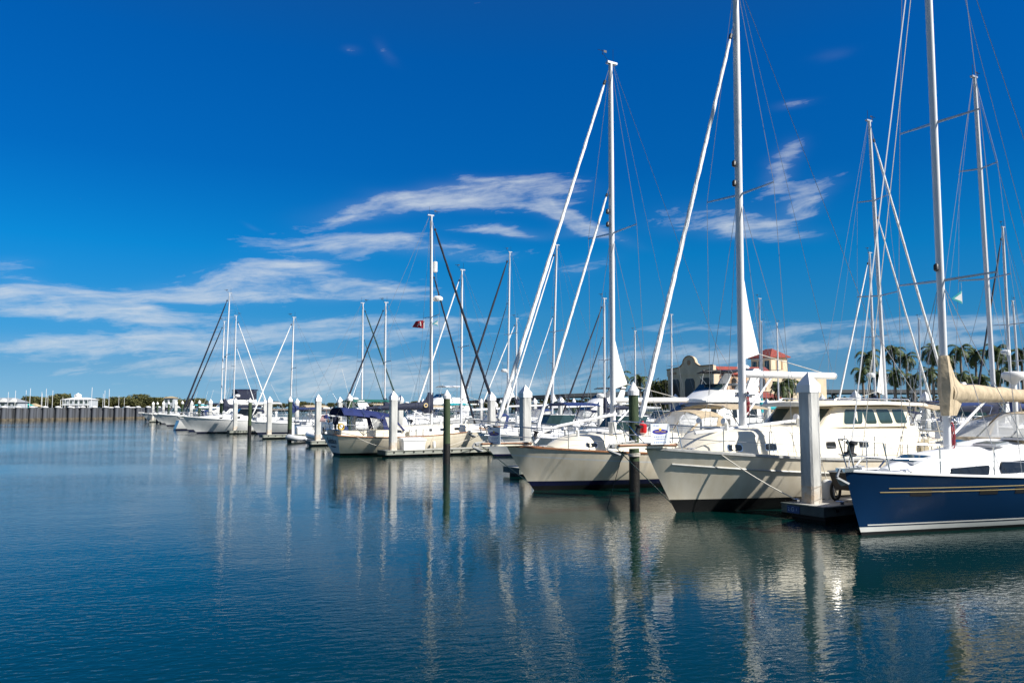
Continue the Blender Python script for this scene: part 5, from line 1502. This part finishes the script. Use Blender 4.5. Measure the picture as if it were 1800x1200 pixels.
def bw_pile():
    t = thing('breakwater_pile', 'round grey pile with a white cap standing against the breakwater', 'pile', (0, 0, 0), 0, 'capped piles along the breakwater')
    mb = MB(); mb.lathe([(.46, .34), (.45, 2.42)], n=14); mb.build('shaft', 'sheet_pile', t)
    mb = MB(); mb.lathe([(.48, -.6), (.49, .36)], n=14); mb.build('wet_foot', 'sheet_foot', t)
    mb = MB(); mb.lathe([(.56, 2.42), (.57, 2.56), (.40, 2.66), (.02, 2.74)], n=14); mb.build('cap', 'cap_white', t, ang=25)
    return t
b0 = bw_pile(); sp = 2.72
for i in range(-2, 18):
    s = i*sp+.9
    p = BW0+bd*s+bn*.55
    if i == -2: b0.location = p
    else: copy_thing(b0, p)
# leaf-crowned trees
def leafy(name, label, loc, h, w, n, matl, seed, size, trunk=True, group=None, flat=1.0):
    rr = random.Random(seed); t = thing(name, label, 'tree', loc, 0, group)
    mb = MB(); lumps = []
    for _ in range(9):
        a = rr.uniform(0, 6.28); d = rr.uniform(.15, .62)*w/2
        lumps.append((Vector((d*math.cos(a), d*math.sin(a), h*rr.uniform(.42, .80))), rr.uniform(.22, .36)*w))
    for _ in range(n):
        c, r = rr.choice(lumps)
        d = Vector((rr.gauss(0, 1), rr.gauss(0, 1), rr.gauss(0, .75))).normalized()
        p = c+d*r*rr.uniform(.45, 1.0)**.6*Vector((1, 1, .8)).length/1.62
        if p.z > h: p.z = h-rr.uniform(0, .1*h)
        if p.z < .08*h: continue
        sz = size*rr.uniform(.5, 1.3)
        u = Vector((rr.gauss(0, 1), rr.gauss(0, 1), rr.gauss(0, 1))).normalized(); v = u.cross(Vector((rr.gauss(0, 1), rr.gauss(0, 1), rr.gauss(0, 1)))).normalized()
        mb.face([p-u*sz, p+v*sz*.55, p+u*sz, p-v*sz*.55])
    mb.build('crown', matl, t, fix=False, smoothit=False)
    mb = MB(); mb.tube([(0, 0, -.2), (rr.uniform(-.1, .1)*w*.3, 0, h*.3), (0, 0, h*.6)], [w*.03, w*.024, w*.012], 7)
    for k in range(4):
        a = k*1.6+rr.random(); mb.tube([(0, 0, h*.3), (w*.14*math.cos(a), w*.14*math.sin(a), h*.5), (w*.26*math.cos(a), w*.26*math.sin(a), h*.66)], [w*.016, w*.012, w*.005], 5)
    mb.build('trunk', 'bark', t)
    return t
kinds = [leafy('broadleaf_tree', 'olive green broad tree on the far left shore', (0, 0, 0), 8.0, 11, 1500, 'leaf', s, .55, group='trees along the far left shore') for s in (1, 2, 3)]
rr = random.Random(11)
spots = [(58, 440), (70, 430), (82, 445), (95, 432), (104, 440), (112, 436), (172, 440), (184, 432), (196, 445), (208, 436), (219, 430), (230, 442), (241, 436), (252, 430), (264, 440), (276, 432), (288, 442), (300, 436), (318, 446), (336, 440), (354, 450), (48, 460), (140, 470), (155, 468), (125, 472)]+[(x, 620+(x*7) % 40) for x in range(360, 870, 17)]
sidew = ['', ]
for i, (px, Y) in enumerate(spots):
    src = kinds[i % 3]
    if i < 3: c = src; c.location = (x_at(px, Y), Y, .5); c.rotation_euler = (0, 0, rr.uniform(0, 6))
    else: c = copy_thing(src, (x_at(px, Y), Y, .5), rr.uniform(0, 6))
    k = rr.uniform(.8, 1.15)*(.92 if i > 12 else 1.0); c.scale = (k*1.05, k*1.05, k*(.78 if i > 20 else rr.uniform(.80, .98)))
# houses on the far shore
def house(name, label, px, Y, w, d, h, roof_h, wall_m, roof_m, rz=0, z0=.5, cupola=False, floors=1, gables=0, porch=False):
    t = thing(name, label, 'house', (x_at(px, Y), Y, z0), rz)
    mb = MB(); mb.box((0, 0, h/2), (w, d, h)); mb.build('wall', wall_m, t, smoothit=False)
    o = .5
    mb = MB(); b = [(-w/2-o, -d/2-o, h), (w/2+o, -d/2-o, h), (w/2+o, d/2+o, h), (-w/2-o, d/2+o, h)]; tp = [(-w/2+d*.35, -.05, h+roof_h), (w/2-d*.35, -.05, h+roof_h), (w/2-d*.35, .05, h+roof_h), (-w/2+d*.35, .05, h+roof_h)]
    mb.loft([[(x, y, z-.12) for x, y, z in b], b, tp]); rf = mb.build('roof', roof_m, t, smoothit=False)
    for g in range(gables):
        x = lerp(-w/2, w/2, (g+.5)/gables); mb = MB(); mb.prism([(x-1.5, -d/2-.6, h), (x+1.5, -d/2-.6, h), (x, -d/2-.6, h+1.5)], (0, 2.5, 0)); mb.build('gable', 'stucco_white', rf, smoothit=False)
    if cupola:
        mb = MB(); mb.box((-w*.1, 0, h+roof_h+.4), (2.4, 2.4, 1.6)); mb.lathe([(2.0, h+roof_h+1.2), (.02, h+roof_h+2.3)], (-w*.1, 0, 0), 4); mb.build('cupola', 'stucco_white', rf, smoothit=False)
    for fl in range(floors):
        n = max(2, int(w/2.2)); zz = (fl+.52)*h/floors
        for k in range(n):
            x = lerp(-w/2, w/2, (k+.5)/n); mb = MB(); mb.box((x, -d/2-.02, zz), (w/n*.55, .12, h/floors*.45)); mb.build('window', 'glass_green', t, smoothit=False)
    if porch:
        mb = MB(); mb.box((0, -d/2-1.0, h*.5), (w*1.02, 1.9, .2)); mb.build('balcony', 'stucco_white', t, smoothit=False)
        for k in range(7):
            mb = MB(); mb.box((lerp(-w/2, w/2, k/6), -d/2-1.8, h/2), (.18, .18, h)); mb.build('post', 'stucco_white', t, smoothit=False)
house('waterfront_house', 'two storey white waterfront house with a cupola among the far trees', 141, 400, 13, 9, 5.6, 1.0, 'far_house', 'stucco_white', .05, cupola=True, floors=2, porch=True)
house('waterfront_house', 'grey roofed waterfront house with white gables at the left edge', 14, 330, 11.5, 8, 3.9, 1.8, 'far_house', 'roof_grey', .1, gables=3, floors=2)
house('cottage', 'small tan roofed cottage beside the teal roofed shed', 61, 345, 3.6, 4, 2.2, 1.3, 'stucco', 'roof_tan', 0)
house('shed', 'teal roofed shed beyond the breakwater', 44, 340, 4.3, 4, 2.6, .9, 'roof_teal', 'roof_teal', 0)
house('waterfront_house', 'beige house between the far trees and the dark enclosed yacht', 300, 400, 4.6, 5, 6.4, .8, 'far_house', 'roof_tan', 0, floors=2)
# moored boats beyond the breakwater, tiny in the picture
def tiny_motor(label):
    t = thing('small_motorboat', label, 'motorboat', (0, 0, 0), 0, 'tiny motorboats moored beyond the breakwater')
    h = Hull(7, 2.5, 1.3, .9, .9, rake=.9, tro=0, tw=.9, est=.2, emid=.2, ebow=.9); h.build(t, 'gel_white', 'boot_navy', 'antifoul_black', n=10, toe=None)
    Cabin([(2.0, .85, .9, 2.3), (3.9, .85, .9, 2.3), (4.8, .7, 1.0, 1.4)], r=.15).build('cabin', 'gel_white', t)
    mb = MB(); mb.box((2.9, 0, 1.95), (1.9, 1.62, .34)); mb.build('window_band', 'glass_dark', t, smoothit=False)
    return t
def tiny_sail(label):
    t = thing('small_sailboat', label, 'sailboat', (0, 0, 0), 0, 'tiny sailboats moored beyond the breakwater')
    h = Hull(9, 2.9, 1.2, .9, .9, rake=.9, tro=-.2, tw=.75); h.build(t, 'gel_white', 'boot_navy', 'antifoul_black', n=10, toe=None)
    Cabin([(2.5, .9, .85, 1.4), (5.5, .85, .85, 1.4), (6.8, .5, 1.0, 1.1)], r=.12).build('cabin', 'gel_white', t)
    mb = MB(); mb.tube([(5, 0, 1.2), (4.9, 0, 11.5)], .10, 6); mb.build('mast', 'alu', t)
    mb = MB(); mb.tube([(4.9, 0, 2.3), (1.4, 0, 2.3)], .14, 6); mb.build('boom', 'canvas_navy', t)
    return t
tm = tiny_motor('tiny white motorboat moored beyond the breakwater'); ts = tiny_sail('tiny white sailboat with a bare mast moored beyond the breakwater')
mp_ = [(12, 262), (30, 250), (52, 255), (64, 270), (78, 240), (96, 262), (108, 248), (118, 262), (132, 244), (146, 256), (160, 262), (175, 240), (183, 255), (203, 262), (214, 244), (226, 258), (240, 262), (252, 246)]
for i, (px, Y) in enumerate(mp_):
    c = tm if i == 0 else copy_thing(tm, (0, 0, 0))
    c.location = (x_at(px, Y), Y, 0); c.rotation_euler = (0, 0, rr.uniform(0, 6.28)); c.scale = (rr.uniform(.8, 1.15),)*3
sp_ = [(37, 300), (41, 320), (65, 285), (70, 300), (80, 330), (86, 300), (91, 310), (98, 270), (124, 290), (181, 300), (184, 280), (191, 300), (197, 310), (207, 262), (224, 300), (33, 280)]
for i, (px, Y) in enumerate(sp_):
    c = ts if i == 0 else copy_thing(ts, (0, 0, 0))
    c.location = (x_at(px, Y), Y, 0); c.rotation_euler = (0, 0, rr.uniform(0, 6.28)); k = rr.uniform(.5, .85); c.scale = (k, k, k)

# long road bridge behind everything
br = thing('road_bridge', 'long low grey road bridge across the water behind the marina', 'bridge', (0, 600, 0))
path = [(-40, 60, 6.0), (0, 30, 9.4), (40, 12, 11.3), (90, 0, 13.0), (160, -5, 14.0), (260, -5, 14.2), (420, 0, 14.0), (700, 10, 13.0)]
mb = MB(); mb.loft([[(x, y-5, z-1.5), (x, y-5, z), (x, y+5, z), (x, y+5, z-1.5), (x, y+3, z-2.6), (x, y-3, z-2.6)] for x, y, z in path]); mb.build('deck', 'bridge_grey', br, smoothit=False)
mb = MB()
for sd in (-5, 5):
    mb.loft([[(x, y+sd-.12, z-.01), (x, y+sd-.12, z+.9), (x, y+sd+.12, z+.9), (x, y+sd+.12, z-.01)] for x, y, z in path])
mb.build('parapet', 'bridge_grey', br, smoothit=False)
for k in range(24):
    x = -30+k*30
    for i in range(len(path)-1):
        if path[i][0] <= x <= path[i+1][0]:
            f = (x-path[i][0])/(path[i+1][0]-path[i][0]); y = lerp(path[i][1], path[i+1][1], f); z = lerp(path[i][2], path[i+1][2], f)
            mb = MB(); mb.box((x, y-2.6, z/2-1.6), (1.2, 1.2, z-2.2)); mb.box((x, y+2.6, z/2-1.6), (1.2, 1.2, z-2.2)); mb.box((x, y, z-3.0), (1.5, 8.5, .9)); mb.build('pier', 'bridge_grey', br, smoothit=False)

# Spanish style building
ang = math.atan2(.36, .93)
Y0 = 122.0; X0 = x_at(1256, Y0)
bld = thing('building', 'cream Spanish style building with arched windows, curved parapet and a red tiled tower', 'building', (X0, Y0, 1.3), ang)
# local: +x along the sunny front, +y into the building (along the shaded end)
W, Dp, Hh = 11.0, 13.0, 7.65
mb = MB(); mb.prism([(0, 0, 0), (W, 0, 0), (W, 0, Hh-1.0), (0, 0, Hh-1.0)], (0, Dp, 0)); mb.build('wall', 'stucco', bld, smoothit=False)
# curved gable parapet on the shaded end
cy = Dp*.50; pf = [(-.05, Hh-1.3), (-.05, Hh)]
for q in range(0, 7): pf.append((cy-3.4+q*.25, Hh+.55*(q/6)**2))
for q in range(0, 13):
    a = math.pi*(1-q/12); pf.append((cy+1.75*math.cos(a), Hh+.6+1.15*math.sin(a)))
for q in range(0, 7): pf.append((cy+1.9+q*.25, Hh+.55*(1-q/6)**2))
pf += [(Dp+.05, Hh-.2), (Dp+.05, Hh-1.3)]
mb = MB(); mb.prism([(-.12, y, z) for y, z in pf], (.5, 0, 0)); par_ = mb.build('gable_parapet', 'stucco', bld, smoothit=False)
mb = MB(); mb.tube([(-.14, y, z+.04) for y, z in pf[1:-1]], .11, 6); mb.build('coping', 'stucco_tan', par_)
mb = MB(); mb.lathe([(.42, -.05), (.42, .05), (.30, .06)], (-.16, cy, Hh+.72), 18, 'x'); mb.build('round_medallion', 'stucco_tan', par_)
for y in (1.9, Dp-1.9):
    mb = MB(); mb.box((-.13, y, Hh-.85), (.06, 1.9, .42)); mb.build('vent', 'stucco_tan', bld, smoothit=False)
for y in (2.2, cy, Dp-2.2):
    mb = MB(); mb.prism([(-.06, y-1.35, 1.2), (-.06, y+1.35, 1.2), (-.06, y+1.35, 5.3), (-.06, y+.95, 5.8), (-.06, y-.95, 5.8), (-.06, y-1.35, 5.3)], (.05, 0, 0)); mb.build('arched_opening', 'bronze', bld, smoothit=False)
mb = MB(); mb.box((W/2, -.06, 3.75), (W, .10, .14)); mb.build('string_course', 'stucco', bld, smoothit=False)
mb = MB(); mb.prism([(1.3, -.42, Hh-1.35), (1.3, 1.6, Hh-.05), (1.3, 1.6, Hh-.25), (1.3, -.30, Hh-1.5)], (W-1.3, 0, 0)); mb.build('tile_roof', 'roof_red', bld, smoothit=False)
for k in range(5):
    x = 1.75+k*1.84
    mb = MB(); mb.prism([(x-.70, -.02, 4.0), (x+.70, -.02, 4.0), (x+.70, -.02, 6.15), (x-.70, -.02, 6.15)], (0, -.05, 0)); sr = mb.build('window_surround', 'stucco_tan', bld, smoothit=False)
    pts = [(x-.45, 4.1), (x+.45, 4.1), (x+.45, 5.3)]+[(x+.45*math.cos(a), 5.3+.45*math.sin(a)) for a in [math.pi*i/8 for i in range(1, 8)]]+[(x-.45, 5.3)]
    mb = MB(); mb.prism([(a, -.09, b) for a, b in pts], (0, .03, 0)); w = mb.build('arched_window', 'glass_dark', sr, smoothit=False)
    mb = MB()
    for z in (4.4, 4.75, 5.1, 5.45): mb.box((x, -.10, z), (.88, .04, .05))
    for dx_ in (-.18, .18): mb.box((x+dx_, -.105, 4.85), (.05, .04, 1.4))
    mb.build('glazing_bar', 'bronze', w, smoothit=False)
# tower
TX, TY, tw0, td0 = 17.3, 8.0, 3.5, 5.3
mb = MB(); mb.box((TX+tw0/2, TY+td0/2, 4.9), (tw0, td0, 9.8)); tw_ = mb.build('tower', 'stucco', bld, smoothit=False)
mb = MB(); cx0, cy0 = TX+tw0/2, TY+td0/2; ex, ey = tw0/2+.4, td0/2+.4
sq_ = lambda a, b, z: [(cx0-a, cy0-b, z), (cx0+a, cy0-b, z), (cx0+a, cy0+b, z), (cx0-a, cy0+b, z)]
mb.loft([sq_(ex, ey, 9.7), sq_(ex, ey, 9.85), sq_(.02, .9, 11.35)]); mb.build('roof', 'roof_red', tw_, smoothit=False)
for y in (1.0, 2.65, 4.3):
    mb = MB(); mb.box((TX-.02, TY+y, 8.3), (.1, 1.1, 1.7)); mb.build('tower_window', 'glass_dark', tw_, smoothit=False)
for x in (1.2, 2.3):
    mb = MB(); mb.box((TX+x, TY-.02, 8.4), (.3, .1, 1.5)); mb.build('tower_window', 'stucco_tan', tw_, smoothit=False)
mb = MB(); mb.box((W+6.3, 6.5, 3.2), (12.6, 9, 6.4)); mb.build('wing', 'stucco', bld, smoothit=False)
mb = MB(); mb.box((W+6.3, 1.9, 6.45), (12.8, .5, .3)); mb.build('wing_cornice', 'stucco_white', bld, smoothit=False)
for k in range(4):
    mb = MB(); mb.box((W+2+k*2.6, 1.98, 4.6), (1.0, .1, 1.6)); mb.build('wing_window', 'glass_dark', bld, smoothit=False)
mb = MB(); mb.prism([(.2, -5.0, 2.5), (9.8, -5.0, 2.5), (9.8, -.1, 3.5), (.2, -.1, 3.5)], (0, 0, .08)); mb.build('terrace_awning', 'roof_red', bld, smoothit=False)
for k in range(5):
    mb = MB(); mb.box((.4+k*2.3, -4.8, 1.25), (.16, .16, 2.5)); mb.build('awning_post', 'stucco_white', bld, smoothit=False)

# palms
def palm_mesh(seed, nfr, ln, droop):
    rr = random.Random(seed); mb = MB()
    for k in range(nfr):
        az = k*2.399+rr.uniform(-.2, .2); up = lerp(1.25, -.55, (k/(nfr-1))**.9)+rr.uniform(-.12, .12)
        L = ln*rr.uniform(.85, 1.1)*(1.0 if up < 1 else .9)
        d = Vector((math.cos(az), math.sin(az), 0)); side = Vector((-d.y, d.x, 0))
        pos = Vector((0, 0, 0)); an = up; segs = 12; pts = []
        for i in range(segs+1):
            pts.append(pos.copy()); an -= droop/segs*(0.6+1.2*i/segs); pos = pos+(d*math.cos(an)+Vector((0, 0, 1))*math.sin(an))*L/segs
        mb.tube(pts, [.035*(1-i/segs)+.006 for i in range(segs+1)], 3)
        for i in range(1, segs*2+4):
            f = i/(segs*2+4); j = f*segs; q = int(j); p = pts[q].lerp(pts[min(q+1, segs)], j-q)
            t = (pts[min(q+1, segs)]-pts[q]).normalized() if q < segs else (pts[-1]-pts[-2]).normalized()
            ll = L*.30*math.sin(math.pi*(f*.85+.12))**.7
            for sd in (-1, 1):
                dn = rr.uniform(.25, .75)
                tip = p+(side*sd*.85+t*.55-Vector((0, 0, dn)))*ll*rr.uniform(.85, 1.15)
                w = t*.075*L/2.4
                mb.face([p-w, p+w, tip])
    return mb
pm = []
for s, (nf, ln, dr) in enumerate(((17, 2.7, 1.9), (16, 2.6, 2.1), (15, 2.4, 1.7))):
    pm.append(palm_mesh(s+5, nf, ln, dr))
def palm(label, h, kind, loc, rz, group, k=1.0):
    t = thing('palm_tree', label, 'palm', loc, rz, group)
    lean = rnd.uniform(-.25, .25)
    mb = MB(); mb.tube([(0, 0, -.3), (lean*.2, 0, h*.3), (lean*.6, 0, h*.7), (lean, 0, h-.2), (lean, 0, h+.15)], [.24, .19, .17, .14, .10], 9); mb.build('trunk', 'trunk', t)
    q = pm[kind]
    key = 'palm_crown_%d' % kind
    if key in bpy.data.meshes and False: pass
    mb = MB(); mb.v = [(x*k, y*k, z*k) for x, y, z in q.v]; mb.f = q.f; mb.m = q.m
    mb.build('crown', 'frond', t, (lean, 0, h), fix=False, smoothit=False)
    return t
tall = [(1530, 622, 118), (1574, 612, 122), (1597, 624, 116), (1642, 612, 118), (1669, 626, 121), (1693, 610, 117), (1718, 618, 124), (1757, 610, 118), (1778, 628, 126), (1800, 616, 119)]
short = [(1520, 650, 112), (1545, 656, 120), (1575, 654, 113), (1607, 660, 111), (1634, 650, 114), (1660, 662, 118), (1690, 658, 112), (1708, 662, 116), (1727, 666, 112), (1760, 652, 113), (1785, 656, 115)]
ords = ['first', 'second', 'third', 'fourth', 'fifth', 'sixth', 'seventh', 'eighth', 'ninth', 'tenth', 'eleventh']
for i, (px, py, Y) in enumerate(tall):
    palm('tall royal palm on the right shore, %s tall one from the left' % ords[i], z_at(py, Y)-1.3-.3, i % 3, (x_at(px, Y), Y, 1.3), i*1.3, 'palms along the right shore', 1.0)
for i, (px, py, Y) in enumerate(short):
    palm('shorter palm below the tall ones on the right shore, %s from the left' % ords[i], z_at(py, Y)-1.3-.2, (i+1) % 3, (x_at(px, Y), Y, 1.3), i*2.1, 'palms along the right shore', .85)
for i, (px, py, Y, lab) in enumerate(((1093, 660, 128, 'palm left of the cream building, behind the white clew of the near sloop'), (1126, 664, 130, 'bushy palm left of the cream building, above the green pile'), (1392, 668, 116, 'young palm in front of the wing of the cream building'), (1378, 676, 114, 'low palm beside the white mast in front of the cream building'))):
    palm(lab, z_at(py, Y)-1.3-.2, i % 3, (x_at(px, Y), Y, 1.3), i*1.7, None, .95)
t1 = leafy('broadleaf_tree', 'yellow green round tree just left of the cream building', (x_at(1152, 135), 135, 1.3), 5.6, 5.0, 1500, 'leaf_bright', 21, .26)
t2 = leafy('broadleaf_tree', 'darker round tree touching the left end of the cream building', (x_at(1170, 140), 140, 1.3), 6.4, 4.6, 1500, 'leaf', 22, .26)
t3 = leafy('shrub', 'low green shrub in front of the cream building', (x_at(1345, 117), 117, 1.3), 2.6, 4.2, 900, 'leaf', 23, .2)
# far tree line behind the bridge
rr = random.Random(5); mb = MB()
for k in range(5200):
    x = rr.uniform(-40, 2300); y = 1300+rr.uniform(-30, 60)-x*.05; z = rr.random()**1.3*(13+4*math.sin(x*.013)+3*math.sin(x*.05))
    sz = rr.uniform(2, 4.5); mb.face([(x-sz, y, z), (x, y+1, z-sz*.5), (x+sz, y, z), (x, y-1, z+sz*.6)])
wood = mb.build('far_woods', 'leaf', None, fix=False, smoothit=False); tag(wood, 'dark far off line of trees behind the bridge', 'woods', kind='stuff')
for o in list(bpy.data.objects):
    if 'used' in o: del o['used']
# the light, camera etc. need no labels
